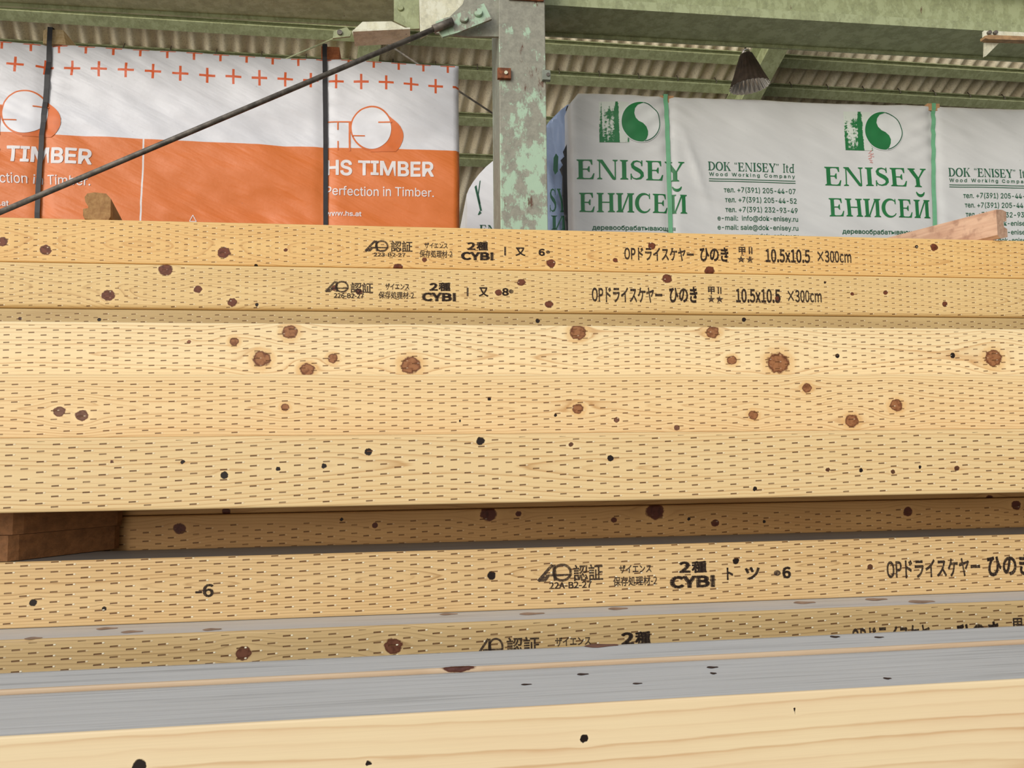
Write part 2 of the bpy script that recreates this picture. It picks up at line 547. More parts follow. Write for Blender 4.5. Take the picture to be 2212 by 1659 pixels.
def serif(ch):
    """hand-drawn roman capitals in a cell one unit high; returns shapes and advance width"""
    t, k = .055, .19          # thin and thick strokes

    def st(x, w=k, y0=0, y1=1, b0=True, b1=True):
        o = [rect(x, y0, x + w, y1)]
        e = .085
        if b0: o.append(poly([(x - e, y0), (x + w + e, y0), (x + w + e, y0 + .04), (x + w, y0 + .09), (x, y0 + .09), (x - e, y0 + .04)]))
        if b1: o.append(poly([(x - e, y1), (x - e, y1 - .04), (x, y1 - .09), (x + w, y1 - .09), (x + w + e, y1 - .04), (x + w + e, y1)]))
        return o
    if ch in 'EЕ':
        s = st(.09) + [rect(.2, 0, .66, t), poly([(.60, 0), (.74, 0), (.80, .30), (.75, .30), (.66, .10), (.58, .055)]),
                       rect(.2, 1 - t, .62, 1), poly([(.54, 1), (.70, 1), (.71, .74), (.66, .74), (.61, .90), (.54, .945)]),
                       rect(.2, .485, .50, .485 + t), poly([(.46, .50), (.54, .37), (.585, .37), (.585, .66), (.54, .66)])]
        return join(*s), .84
    if ch == 'N':
        s = st(.10, t) + st(.80, t, b0=False) + [poly([(0, 1), (.26, 1), (.86, .0), (.80, -.03), (.70, 0), (.10, .97)])]
        return join(*s), .98
    if ch == 'I': return join(*st(.09)), .38
    if ch in 'HН': return join(*(st(.09) + st(.66) + [rect(.2, .49, .7, .49 + t)])), .95
    if ch in 'ИЙ':
        s = st(.09) + st(.66) + [poly([(.26, .06), (.34, .06), (.69, .94), (.61, .94)])]
        return join(*s), .95
    if ch == 'S':
        pts = [(.56, .80), (.49, .92), (.33, .965), (.19, .92), (.12, .79), (.16, .66), (.30, .56), (.45, .47), (.55, .36), (.57, .22), (.48, .09), (.30, .035), (.15, .075), (.06, .21)]
        ws = [.05, .05, .07, .10, .14, .17, .20, .20, .18, .15, .11, .07, .05, .05]
        return join(ribbon(pts, ws), rect(.53, .72, .585, 1), rect(.03, 0, .085, .30)), .68
    if ch in 'CС':
        pts = arc_pts(.46, .5, .39, .475, 48, 312, 26)
        ws = [.05 + .15 * max(0, math.sin(math.pi * i / 26)) ** 1.6 for i in range(27)]
        return join(ribbon(pts, ws), poly([(.70, 1), (.75, 1), (.76, .70), (.70, .74)]), poly([(.70, .10), (.78, .20), (.74, .22), (.68, .16)])), .84
    if ch == 'Y':
        s = [poly([(-.02, 1), (-.02, .955), (.04, .93), (.36, .43), (.36, .40), (.55, .40), (.55, .45), (.26, .93), (.34, .955), (.34, 1)]),
             poly([(.46, .44), (.52, .43), (.80, .92), (.88, .955), (.88, 1), (.60, 1), (.60, .955), (.70, .93)])] + st(.36, k, 0, .45, True, False)
        return join(*s), .86
    if ch == 'D':
        pts = arc_pts(.30, .5, .50, .475, 90, -90, 24); ws = [.05 + .14 * math.sin(math.pi * i / 24) ** 1.4 for i in range(25)]
        return join(*(st(.09) + [rect(.2, .945, .32, 1), rect(.2, 0, .32, .055), ribbon(pts, ws)])), .92
    if ch == 'O':
        pts = arc_pts(.46, .5, .38, .475, 0, 360, 40); ws = [.06 + .13 * abs(math.cos(math.radians(360 * i / 40))) for i in range(41)]
        return ribbon(pts, ws), .94
    if ch == 'K':
        s = st(.09) + [poly([(.26, .42), (.30, .50), (.66, .95), (.72, .95)]), poly([(.36, .56), (.50, .62), (.86, .05), (.66, .05)]), rect(.58, .955, .82, 1), rect(.58, 0, .92, .045)]
        return join(*s), .92
    if ch == 'l': return join(*st(.09, .12, 0, 1)), .32
    if ch == 't': return join(rect(.09, .04, .21, .86), rect(0, .62, .36, .68), ribbon([(.15, .10), (.22, .03), (.36, .05)], .06)), .40
    if ch == 'd':
        return join(*(st(.44, .12, 0, 1) + [ribbon(arc_pts(.30, .32, .22, .29, 40, 320, 20), [.06 + .07 * math.sin(math.pi * i / 20) for i in range(21)])])), .68
    if ch in '“”':
        o = []
        for x in (.02, .22):
            o += [disc(x + .07, .84 if ch == '“' else .92, .06, .06, 12)]
            o += [ribbon([(x + .03, .86), (x + .05, .95), (x + .12, 1.0)] if ch == '“' else [(x + .11, .92), (x + .09, .82), (x + .02, .76)], .04)]
        return join(*o), .42
    return ([], []), .38


def serif_word(word, gap=.06):
    x = 0; out = []
    for ch in word:
        (v, f), adv = serif(ch)
        out.append(([(a + x, b) for a, b in v], f)); x += adv + gap
    v, f = join(*out)
    x0, x1 = min(p[0] for p in v), max(p[0] for p in v)
    return [((a - x0) / (x1 - x0), b) for a, b in v], f


# ---------------------------------------------------------------- shared materials
def ink_mat():
    m, g, b = new_mat('stamp_ink')
    f = g.noise(objco(g), 260.0, 4, .65); f2 = g.noise(objco(g), 22.0, 2)
    b.inputs['Base Color'].default_value = lin((62, 46, 36)); b.inputs['Roughness'].default_value = .8
    g.put(b.inputs['Alpha'], g.m('MULTIPLY', g.ramp(f, [(.30, .35), (.52, .92)]), g.ramp(f2, [(.25, .72), (.6, 1.0)])))
    return m


INK = ink_mat()


def steel_mat(name, base, flake, rust=.25, flakes=.5, upper=0.0):
    """old painted steel: chalky coat, patches of an older mint coat showing, specks of rust"""
    m, g, b = new_mat(name)
    co = objco(g)
    n1 = g.noise(g.scale(co, (1, 1, .6)), 17.0, 6, .70); n2 = g.noise(co, 46.0, 5, .7); n3 = g.noise(g.scale(co, (1, 1, .25)), 24.0, 5, .7)
    c = g.mix(g.step(n2, .5, .2), lin(base), lin(tuple(v * .86 for v in base)))
    if upper:      # the newer coat has held better higher up
        n1 = g.m('SUBTRACT', n1, g.m('MULTIPLY', g.step(g.sep(co)[2], 2.72, .22), upper))
    c = g.mix(g.m('MULTIPLY', g.step(g.m('ADD', n1, g.m('MULTIPLY', n2, .35)), .68 + (.5 - flakes) * .3, .05), .9), c, lin(flake))
    c = g.mix(g.m('MULTIPLY', g.step(n3, .74 - rust * .2, .04), .9), c, lin((96, 58, 40)))
    g.l.new(c, b.inputs['Base Color']); b.inputs['Roughness'].default_value = .62
    bump(g, b, n2, .35, .002)
    return m


STEEL = steel_mat('painted_steel_pale_green', (160, 166, 124), (170, 177, 136), .15, .45)
COLM = steel_mat('painted_steel_grey', (158, 156, 140), (176, 204, 176), .45, .58, .14)
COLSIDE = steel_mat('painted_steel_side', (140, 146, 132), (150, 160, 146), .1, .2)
GUSSET = steel_mat('painted_steel_cream', (222, 218, 190), (228, 226, 204), .12, .4)
RUSTY = flat_mat('rusty_iron', lin((128, 74, 44)), .8, 0, .4, 60, .4)
RODM = flat_mat('dark_iron', lin((108, 101, 92)), .55, .3, .4, 40, .3)
BLACK = flat_mat('black_strap', lin((26, 22, 26)), .5, 0, .2, 30)
GREENSTRAP = flat_mat('green_strap', lin((112, 176, 134)), .4, 0, .06, 30)
CARD = flat_mat('cardboard', lin((190, 146, 104)), .8, 0, .08, 60)


def roof_mat():
    m, g, b = new_mat('cement_sheet')
    co = objco(g)
    n1 = g.noise(g.scale(co, (1, .35, .35)), 14.0, 4); n2 = g.noise(co, 70.0, 4); n3 = g.noise(g.scale(co, (5.0, .2, .2)), 1.4, 2)
    c = g.mix(g.step(n1, .5, .25), lin((240, 226, 196)), lin((248, 238, 214)))
    c = g.mix(g.m('MULTIPLY', g.step(n2, .58, .12), .35), c, lin((160, 140, 112)))
    c = g.mix(g.m('MULTIPLY', g.step(n3, .55, .1), .35), c, lin((190, 168, 138)))
    g.l.new(c, b.inputs['Base Color']); b.inputs['Roughness'].default_value = .9
    bump(g, b, n2, .25, .002)
    return m


ROOFM = roof_mat()

# ---------------------------------------------------------------- the shed: floor, roof, purlins, rafters, girder, column
bm = bmesh.new(); add_box(bm, -5.5, 8, -.8, 12, -.15, 0)
o = obj_bm('floor', bm, flat_mat('concrete_floor', lin((74, 72, 68)), .9, 0, .15, 4, .2)); o['kind'] = 'structure'

RT = level((0, 78), (2212, 206))
RU = Vector((1, RT, 0)).normalized()                       # along the purlins
RS = ray(500, 2300).normalized()                 # down the roof, away from the camera
RN = RU.cross(RS).normalized()
if RN.z > 0: RN = -RN                                       # points down into the shed
RA = P(1106, 143, 7.0)


def on_roof(px, py):
    r = ray(px, py); o_ = Vector((0, 0, CH))
    k = (RA - o_).dot(RN) / r.dot(RN)
    p = o_ + r * k - RA
    # solve p = RU*a + RS*b
    M = Matrix((RU, RS, RN)).transposed(); ab = M.inverted() @ p
    return ab.x, ab.y


pitch, ampc = .130, .027
us = np.arange(-6.0, 7.0, pitch / 12); bs = np.arange(-7.5, 4.01, .5)
vv, ff = [], []
for i, u_ in enumerate(us):
    h = -ampc + ampc * math.cos(2 * math.pi * u_ / pitch)
    for b_ in bs: vv.append(RA + RU * u_ + RS * b_ + RN * h)
nb = len(bs)
for i in range(len(us) - 1):
    for j in range(nb - 1): ff.append((i * nb + j, (i + 1) * nb + j, (i + 1) * nb + j + 1, i * nb + j + 1))
o = obj('ceiling', vv, ff, ROOFM, None, True); o['kind'] = 'structure'
o['label'] = 'underside of the corrugated cement sheet roof sloping away'
sm = o.modifiers.new('thickness', 'SOLIDIFY'); sm.thickness = .006; sm.offset = -1

PURL = [(1030, 74, 'uppermost pale green channel purlin just behind the girder'),
        (1030, 142, 'pale green channel purlin level with the top of the wrapped packs'),
        (1030, 243, 'green channel purlin in the gap beside the column, above the lowest purlin'),
        (1030, 332, 'lowest green channel purlin, just above the rounded white wrapped pack')]
CPROF = [(0, 0), (.09, 0), (.09, .016), (.084, .016), (.084, .006), (.006, .006), (.006, .094), (.084, .094), (.084, .080), (.09, .080), (.09, .1), (0, .1)]
pur_b = []
for k, (px, py, lab) in enumerate(PURL):
    a_, b_ = on_roof(px, py); pur_b.append(b_)
    bm = bmesh.new()
    O_ = RA + RS * (b_ + .09) + RN * .001
    add_prism(bm, CPROF, -RS, RN, RU, O_, -5.8, 6.6)
    o = obj_bm('roof_purlin', bm, STEEL)
    tag(o, lab, 'purlin', 'roof purlins', 'structure')
    # hook bolts that hold the sheets, one every third corrugation
    if k in (1,):
        for q in range(-9, 14):
            u0 = q * pitch * 3 + pitch / 2
            bm = bmesh.new()
            c_ = O_ + RU * u0 - RS * .093
            add_tube(bm, c_ - RN * .03, c_ + RN * .05, .004, 8)
            add_tube(bm, c_ + RN * .05, c_ + RN * .05 + RS * .02, .004, 8)
            obj_bm('hook_bolt', bm, RODM, o)


def rafter(px, py, label):
    a_, b_ = on_roof(px, py)
    S0 = RS; N0 = RN; A0 = RS.cross(RN).normalized()
    if A0.x < 0: A0 = -A0
    O_ = RA + RU * a_ + RN * .101
    prof = [(-.09, 0), (.09, 0), (.09, .01), (.006, .01), (.006, .27), (.09, .27), (.09, .285), (-.09, .285), (-.09, .27), (-.006, .27), (-.006, .01), (-.09, .01)]
    bm = bmesh.new(); add_prism(bm, prof, A0, N0, S0, O_, -6.5, 3.2)
    return tag(obj_bm('roof_rafter', bm, STEEL), label, 'rafter', 'roof rafters', 'structure')


rafter(800, 70, 'pale green steel rafter seen below the haunch plate, behind the orange pack')
rafter(1632, 105, 'pale green steel rafter running down behind the hanging lamp')

ST = level((1180, 75), (2212, 131))
GF = Frame(3.05, ST)
_, gz, _ = GF.sz(1106, 6)
bm = bmesh.new()
Zu = Vector((0, 0, 1))
gp = [(0, 0), (.213, 0), (.213, -.014), (.225, -.014), (.225, .018), (.12, .018), (.12, .25), (.225, .25), (.225, .268), (0, .268), (0, .25), (.106, .25), (.106, .03), (.012, .03), (.012, .038), (0, .038)]
add_prism(bm, gp, GF.w, Zu, GF.u, GF.O + Zu * gz, .13, 3.6)
gird = obj_bm('steel_girder', bm, STEEL)
tag(gird, 'heavy pale green steel girder overhead beside the column, above the lamp', 'girder')
gp = [(a, b if b < .2 else b - .12) for a, b in gp]
bm = bmesh.new()
add_prism(bm, gp, GF.w, Zu, GF.u, GF.O + Zu * gz, -3.2, -.42)
gird2 = obj_bm('steel_girder', bm, STEEL)
tag(gird2, 'dark green steel girder overhead above the orange wrapped pack', 'girder')

CF = Frame(2.9, ST)


def csz(px, py): return CF.sz(px, py)


cs0 = csz(1080, 300)[0]; cs1 = csz(1181, 300)[0]
colu = empty('steel_column', CF.pt((cs0 + cs1) / 2, .14, 0), CF.a)
hw = (cs1 - cs0) / 2
bm = bmesh.new(); add_box(bm, -hw, hw, -.14, -.128, .0, 3.7, .003)
obj_bm('front_flange', bm, COLM, colu)
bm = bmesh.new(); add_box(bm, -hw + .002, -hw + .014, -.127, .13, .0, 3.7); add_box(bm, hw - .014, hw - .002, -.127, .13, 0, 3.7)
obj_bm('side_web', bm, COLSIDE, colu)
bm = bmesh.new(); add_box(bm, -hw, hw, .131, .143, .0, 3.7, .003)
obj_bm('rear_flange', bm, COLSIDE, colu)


def local_clip(px0, px1, py0, py1, mat, name):
    s0, z1, _ = csz(px0, py0); s1, z0, _ = csz(px1, py1)
    c0 = (cs0 + cs1) / 2
    bm = bmesh.new()
    t = .004
    add_box(bm, s0 - c0, s1 - c0, -.158, -.152, z0, z1, .002)
    add_box(bm, s0 - c0, s0 - c0 + t, -.152, -.1405, z0, z1); add_box(bm, s1 - c0 - t, s1 - c0, -.152, -.1405, z0, z1)
    add_box(bm, s0 - c0 + t, s1 - c0 - t, -.152, -.1405, z0, z0 + t)
    cx = (s0 + s1) / 2 - c0; cz = (z0 + z1) / 2
    o = obj_bm(name, bm, mat, colu)
    bm = bmesh.new(); add_tube(bm, (cx + .006, -.158, cz), (cx + .006, -.163, cz), .007, 12)
    obj_bm('bolt', bm, GUSSET if mat == RUSTY else RODM, o)
    return o


local_clip(1074, 1103, 150, 174, RUSTY, 'clip')['label'] = 'rusty folded iron clip'
local_clip(1170, 1188, 155, 177, COLSIDE, 'clip')['label'] = 'grey iron clip'
for nm, pts, th, w0, mt in (('gusset_plate', [(905, -40), (1014, -40), (1000, 0), (970, 31), (940, 45), (908, 64)], .012, .062, GUSSET),
                            ('gusset_plate', [(968, 31), (1000, 0), (1010, -30), (1079, -30), (1079, 70), (1013, 70), (940, 62)], .012, .03, COLM)):
    bm = bmesh.new(); pp = [csz(x, y)[:2] for x, y in pts]
    c0 = (cs0 + cs1) / 2
    add_prism(bm, [(s - c0, z) for s, z in pp], Vector((1, 0, 0)), Zu, Vector((0, 1, 0)), Vector((0, -.14, 0)), w0, w0 + th)
    obj_bm(nm, bm, mt, colu)
tag(colu, 'grey steel column with flaking mint paint standing between the two wrapped packs', 'column')
# rust stain and paint loss near the top: a welded cap strip
bm = bmesh.new(); s0, z1, _ = csz(1098, -12); s1, z0, _ = csz(1174, 5); c0 = (cs0 + cs1) / 2
add_box(bm, s0 - c0, s1 - c0, -.150, -.141, z0, z1, .002); obj_bm('cap_strip', bm, RUSTY, colu)

# splice plate with rivets at the end of the girder
sp = plate('splice_plate', GF, [(851, -30), (905, -30), (906, 65), (886, 66), (851, 48)], .010, STEEL, gird2, -.012)
sp.parent = gird2
for px, py in ((866, 22), (866, -6)):
    s_, z_, _ = GF.sz(px, py); p0 = GF.pt(s_, -.012, z_); bm = bmesh.new(); add_tube(bm, p0, p0 - GF.w * .008, .013, 16, .009); obj_bm('rivet', bm, STEEL, sp)

# haunch with thin tie rods below the end of the girder
HF = Frame(2.99, ST)
hb = plate('haunch_bracket', HF, [(783, 47), (846, 46), (884, 64), (884, 72), (764, 78), (760, 68)], .012, GUSSET)
tag(hb, 'cream painted haunch bracket plate under the girder end', 'bracket')
plate('bottom_flange', HF, [(764, 76), (886, 71), (886, 74), (764, 80)], .11, GUSSET, hb, -.04)
plate('lug', HF, [(722, 73), (750, 64), (760, 76), (757, 84), (720, 88)], .008, STEEL, hb, -.02)
s_, z_, _ = HF.sz(735, 77); p0 = HF.pt(s_, -.02, z_); bm = bmesh.new(); add_tube(bm, p0, p0 - HF.w * .008, .010, 12); obj_bm('bolt', bm, RODM, hb)


def rod(name, a, b, r, mat, label):
    bm = bmesh.new(); add_tube(bm, a, b, r, 14)
    return tag(obj_bm(name, bm, mat), label, 'tie rod', 'thin tie rods')


rod('tie_rod', P(742, 74, 2.98), P(560, 152, 4.4), .0035, STEEL, 'thin pale tie rod slanting down from the haunch to behind the orange pack')
rod('tie_rod', P(822, 85, 4.95), P(1075, 252, 5.3), .0065, RODM, 'thin dark tie rod slanting down towards the column above the wrapped packs')

# bracket at the far end of the girder
BF = Frame(3.02, ST)
rb = plate('girder_bracket', BF, [(2126, 66), (2260, 72), (2260, 92), (2126, 84)], .012, GUSSET)
tag(rb, 'white bracket with brown bar and triangular gusset hung below the girder', 'bracket')
plate('bar', BF, [(2117, 85), (2126, 83), (2260, 88), (2260, 96), (2126, 92), (2118, 90)], .03, flat_mat('brown_bar', lin((168, 132, 92)), .7, 0, .2, 40), rb, -.03)
plate('triangular_gusset', BF, [(2128, 91), (2160, 91), (2130, 121), (2127, 122)], .01, GUSSET, rb)
bm = bmesh.new()
for px in (2135, 2148):
    s_, z_, _ = BF.sz(px, 72); p0 = BF.pt(s_, 0, z_); add_tube(bm, p0, p0 - BF.w * .012, .009, 12)
obj_bm('bolt', bm, RODM, rb)

# brace rod with its clevis plate, bolted to the column gusset
BR = Frame(2.86, ST)
br = empty('brace_rod', BR.pt(*[BR.sz(985, 50)[0], 0, BR.sz(985, 50)[1]]), 0)
tag(br, 'long rusty brace rod slanting up across the orange pack to the column', 'brace')


def bp(px, py, w=0): s_, z_, _ = BR.sz(px, py); return BR.pt(s_, w, z_)


inv = Matrix.Translation(-br.location)
bm = bmesh.new(); add_tube(bm, inv @ bp(-160, 526), inv @ bp(958, 54), .0098, 18); obj_bm('rod', bm, RODM, br)
bm = bmesh.new(); add_tube(bm, inv @ bp(936, 63), inv @ bp(978, 46), .0150, 18); obj_bm('sleeve', bm, RODM, br)
bm = bmesh.new(); pts = [BR.sz(x, y)[:2] for x, y in [(950, 66), (941, 42), (964, 33), (972, 31), (1046, 2), (1063, 36), (988, 66), (956, 75)]]
add_prism(bm, pts, BR.u, Zu, BR.w, BR.O - br.location, .016, .028)
cl = obj_bm('clevis_plate', bm, COLM, br)
for px, py in ((1003, 37), (1034, 24)):
    bm = bmesh.new(); a = inv @ bp(px, py, .016); add_tube(bm, a, a - BR.w * .014, .0175, 18, .013); obj_bm('bolt', bm, COLM, cl)

# hanging lamp
LF = Frame(3.42, ST)
s_, z_, d_ = LF.sz(1611, 112)
lamp = empty('pendant_lamp', LF.pt(s_, 0, z_), LF.a)
tag(lamp, 'dark fluted conical lamp with white inside hanging below the girder', 'lamp')
k = d_ / F
sh = flat_mat('lamp_outside', lin((62, 50, 42)), .55, .2, .3, 30)
inm, g_, b_ = new_mat('lamp_inside'); b_.inputs['Base Color'].default_value = lin((236, 230, 224)); b_.inputs['Roughness'].default_value = .25; b_.inputs['Metallic'].default_value = .75


def fl(i, r, z):
    return (1 + .035 * math.cos(i * math.pi / 2) * min(1, r / (30 * k)), 0)


lathe('shade', [(9 * k, -4 * k), (13 * k, -6 * k), (18 * k, -18 * k), (23 * k, -30 * k), (30 * k, -50 * k), (37 * k, -66 * k), (41 * k, -76 * k)], 96, sh, lamp, fl)
lathe('reflector', [(8 * k, -8 * k), (16 * k, -18 * k), (28 * k, -50 * k), (40 * k, -76 * k), (42 * k, -77 * k)], 96, inm, lamp, lambda i, r, z: (1 + .05 * math.cos(i * math.pi / 2) * min(1, r / (30 * k)), 0))
lathe('socket', [(4 * k, 6 * k), (8 * k, 4 * k), (9 * k, -1 * k), (7 * k, -6 * k)], 24, inm, lamp, None, True)
lathe('hanger', [(2.2 * k, 20 * k), (2.2 * k, 5 * k)], 12, RODM, lamp, None, True)
lathe('bulb', [(4 * k, -14 * k), (7 * k, -24 * k), (10 * k, -36 * k), (10 * k, -44 * k), (6 * k, -50 * k), (1 * k, -53 * k)], 24, inm, lamp, None, True)
lamp.rotation_euler = (0.02, -.09, LF.a)
bm = bmesh.new(); add_tube(bm, LF.pt(LF.sz(1613, 100)[0], 0, z_ + 19 * k), LF.pt(LF.sz(2260, 100)[0], -.02, z_ + 19 * k), .006, 12)
tag(obj_bm('conduit', bm, GUSSET), 'thin pale conduit pipe running from the lamp along the girder', 'pipe')


# ---------------------------------------------------------------- wrapped packs
def wrap_mat(name, white, print_fn=None, rough=.42, crinkle=.35):
    m, g, b = new_mat(name)
    u, w_, v = g.sep(objco(g))
    n1 = g.noise(g.comb(u, 0.0, v), 60.0, 4, .6)
    diag = g.comb(g.m('ADD', g.m('MULTIPLY', u, .45), g.m('MULTIPLY', v, .9)), g.m('MULTIPLY', g.m('SUBTRACT', u, v), .12), w_)
    n2 = g.noise(diag, 14.0, 3)
    col = g.mix(g.step(n2, .5, .3), lin(white), lin(tuple(x * .95 for x in white)))
    if print_fn: col = print_fn(g, u, v, w_, col)
    dirt = g.noise(g.comb(u, 0.0, v), 34.0, 6, .72)
    col = g.mix(g.m('MULTIPLY', g.step(dirt, .68, .05), .25), col, lin((120, 112, 104)))
    g.l.new(col, b.inputs['Base Color']); b.inputs['Roughness'].default_value = rough
    h = g.m('ADD', g.m('MULTIPLY', n1, .07), g.m('MULTIPLY', n2, 1.0))
    bump(g, b, h, crinkle, .012)
    return m


def pack_body(name, W, D, H, disp, mat, parent, skew=0.0, rnd=.02, nstep=.015, corner=0.0):
    """wrapped block, front face creased by disp(u, v); x 0..W, front y=0, z 0..H"""
    nu, nv = int(W / nstep), int(H / nstep)
    vv, ff = [], []
    for i in range(nu + 1):
        for j in range(nv + 1):
            u, v = W * i / nu, H * j / nv
            e = min(u, W - u, H - v)
            y = disp(u, v) + (rnd * (1 - math.sqrt(max(0, 1 - (1 - e / rnd) ** 2))) if e < rnd else 0)
            vv.append((u, y, v - corner * max(0, 1 - u / .045) * v / H))
    for i in range(nu):
        for j in range(nv):
            a = i * (nv + 1) + j
            ff.append((a, a + nv + 1, a + nv + 2, a + 1))
    idx = lambda i, j: i * (nv + 1) + j
    loop = [idx(0, j) for j in range(nv + 1)] + [idx(i, nv) for i in range(1, nu + 1)] + [idx(nu, j) for j in range(nv - 1, -1, -1)] + [idx(i, 0) for i in range(nu - 1, 0, -1)]
    n0 = len(vv)
    for t in loop:
        x, y, z = vv[t]; vv.append((x + skew * (1 if x > W / 2 else 0), D, z))
    n = len(loop)
    for q in range(n):
        r = (q + 1) % n
        ff.append((loop[q], loop[r], n0 + r, n0 + q))
    ff.append(tuple(range(n0, n0 + n)))
    o = obj(name, vv, ff, mat, parent, True)
    return o


def fbm(x, y, s, seed, oct=3):
    return mnoise.fractal(Vector((x * s, y * s, seed)), 1.0, 2.0, oct)


# --- pack with orange print
HF_ = Frame(3.44, level((34, 140), (941, 186.8)))
hsz = lambda px, py: HF_.sz(px, py)[:2]
u_r = hsz(992, 300)[0]; u_l = hsz(-1050, 300)[0]
z_top = HF_.sz(500, 113)[1]; HS_H = 1.16; z_bot = z_top - HS_H; HS_W = u_r - u_l
hs = empty('wrapped_timber_pack', HF_.pt(u_l, 0, z_bot), HF_.a)
tag(hs, 'wrapped timber pack with orange and white printed cover under two black straps', 'timber pack')


def H(px, py):
    s, z = hsz(px, py); return s - u_l, z - z_bot


s1_, s2_ = H(95, 300)[0], H(702, 300)[0]


def hs_disp(u, v):
    d = .030 * fbm(u * .55 + v * .9, (u - v) * .25, 2.3, 3.1) + .010 * fbm(u * .5 + v, (u - v) * .3, 9.0, 7.7)
    d += .010 * fbm(u, v, 1.1, 1.0)
    for s in (s1_, s2_): d += .010 * math.exp(-((u - s) / .03) ** 2)
    return d


vO = (H(330, 297)[1] + H(990, 330)[1]) / 2
uL, vL = H(307, 400)
vC = (H(34, 140)[1] + H(888, 183.5)[1]) / 2
pc = (H(888, 183)[0] - H(34, 140)[0]) / 15.0
uC = H(34, 140)[0]
arm, tk = .0335, .0052


def hs_print(g, u, v, w_, col):
    org = lin((226, 122, 54))
    isf = 1.0
    band = g.m('SUBTRACT', 1.0, g.step(v, vO, .0012))
    col = g.mix(band, col, org)
    ln = g.m('MULTIPLY', band, g.m('SUBTRACT', 1.0, g.step(g.m('ABSOLUTE', g.m('SUBTRACT', u, uL)), .0034, .0006)))
    col = g.mix(ln, col, lin((232, 228, 228)))

    def crosses(u0, v0):
        fx = g.m('MULTIPLY', g.m('SUBTRACT', g.m('FRACT', g.m('ADD', g.m('DIVIDE', g.m('SUBTRACT', u, u0), pc), 50.5)), .5), pc)
        ax = g.m('ABSOLUTE', fx); ay = g.m('ABSOLUTE', g.m('SUBTRACT', v, v0))
        lt = lambda x, e: g.m('SUBTRACT', 1.0, g.step(x, e, .0007))
        return g.m('MAXIMUM', g.m('MULTIPLY', lt(ax, arm), lt(ay, tk)), g.m('MULTIPLY', lt(ax, tk), lt(ay, arm)))
    cr = g.m('MAXIMUM', crosses(uC, vC), crosses(uC + pc / 2, vC + pc * .885))
    return g.mix(cr, col, lin((226, 98, 44)))


hs_m = wrap_mat('orange_printed_wrap', (236, 236, 242), hs_print, .45, .9)
pack_body('wrap', HS_W, .95, HS_H, hs_disp, hs_m, hs, .05)
WHITE = flat_mat('white_print', lin((236, 230, 230)), .5, 0, .03, 20)
ORANGE = flat_mat('orange_print', lin((226, 116, 52)), .5, 0, .05, 20)


def fitH(gl, x0, yt, x1, yb, shift=0.0):
    a0, b1 = H(x0, yt); _, b0 = H(x0, yb); a1, _ = H(x1, yt)
    return box_fit(gl, a0 + shift, b0, a1 + shift, b1)


per = H(200, 350)[0] - H(937, 380)[0]
perc = H(56, 243.5)[0] - H(802.5, 277)[0]
for sh_, shc in ((0, 0), (per, perc)):
    decal('lettering', fitH(glyphs('HS TIMBER', INTER, .045), 704, 342, 937, 376, sh_), WHITE, hs, hs_disp, .002)
    decal('lettering', fitH(glyphs('Perfection in Timber.', INTER, .008), 703, 399.5, 937, 420, sh_), WHITE, hs, hs_disp, .002)
    decal('lettering', fitH(glyphs('www.hs.at', INTER, .03), 703, 454.5, 781, 466, sh_), WHITE, hs, hs_disp, .002)
    q = lambda pts: [(a + shc, b) for a, b in (H(x, y) for x, y in pts)]
    c_ = H(802.5, 277); rx = H(847, 277)[0] - H(802.5, 277)[0]; rz = c_[1] - H(802.5, 323)[1]
    ring_ = arc_pts(c_[0] + shc, c_[1], rx * 1.03, rz * 1.03, 0, 360, 60)
    tail = q([(834, 245), (840, 251.5), (847, 258), (854, 263.5), (860, 269), (865, 275), (869, 282), (871.3, 289), (871.5, 296), (870.2, 303), (867.5, 310), (864, 317), (860, 322.5), (855, 327.5), (800, 327), (800, 290)])
    decal('logo', join(poly(ring_[:-1]), poly(tail), poly(q([(700, 258.4), (762, 261), (762, 263.8), (700, 261.2)])),
                       poly(q([(753, 262), (757, 262), (757, 324), (753, 324)])), poly(q([(728, 260), (731, 260), (731, 279), (728, 279)])),
                       poly(q([(728, 302), (731, 302), (731, 322), (728, 322)]))), ORANGE, hs, hs_disp, .0018)
    decal('logo', disc(c_[0] + shc, c_[1], rx * .955, rz * .955, 60), flat_mat('logo_white', lin((236, 236, 242)), .45, 0, .03, 20) if not shc else bpy.data.materials['logo_white'], hs, hs_disp, .0034)
    decal('logo', join(poly(q([(760, 291.5), (788, 292.5), (788, 295), (760, 294)])), poly(q([(817, 263), (846, 264.2), (846, 266.8), (817, 265.6)]))), ORANGE, hs, hs_disp, .0050)
# recycling triangle near the lower edge
tr = [H(x, y) for x, y in ((417, 465), (424.5, 479), (410, 478.4), (417, 465))]
decal('recycling_mark', join(*[ribbon([tr[i], tr[i + 1]], .003) for i in range(3)]), WHITE, hs, hs_disp, .002)


def strap(name, W, disp, path_px, HH, ctop, cbot, width, mat, parent, D):
    """flat strap over the top and down the front face"""
    n = 40; vv, ff = [], []
    rows = []
    for i in range(n + 1):
        t = i / n; u = ctop[0] + (cbot[0] - ctop[0]) * t; v = ctop[1] + (cbot[1] - ctop[1]) * t
        rows.append((u, disp(u, min(v, HH)) - .0075, v))
    rows = [(ctop[0], D, ctop[1] + .002), (ctop[0], .02, ctop[1] + .002)] + rows
    for (u, y, v) in rows:
        vv += [(u - width / 2, y, v), (u + width / 2, y, v)]
    for i in range(len(rows) - 1): ff.append((2 * i, 2 * i + 2, 2 * i + 3, 2 * i + 1))
    o = obj(name, vv, ff, mat, parent)
    so = o.modifiers.new('thickness', 'SOLIDIFY'); so.thickness = .0015; so.offset = 0
    return o


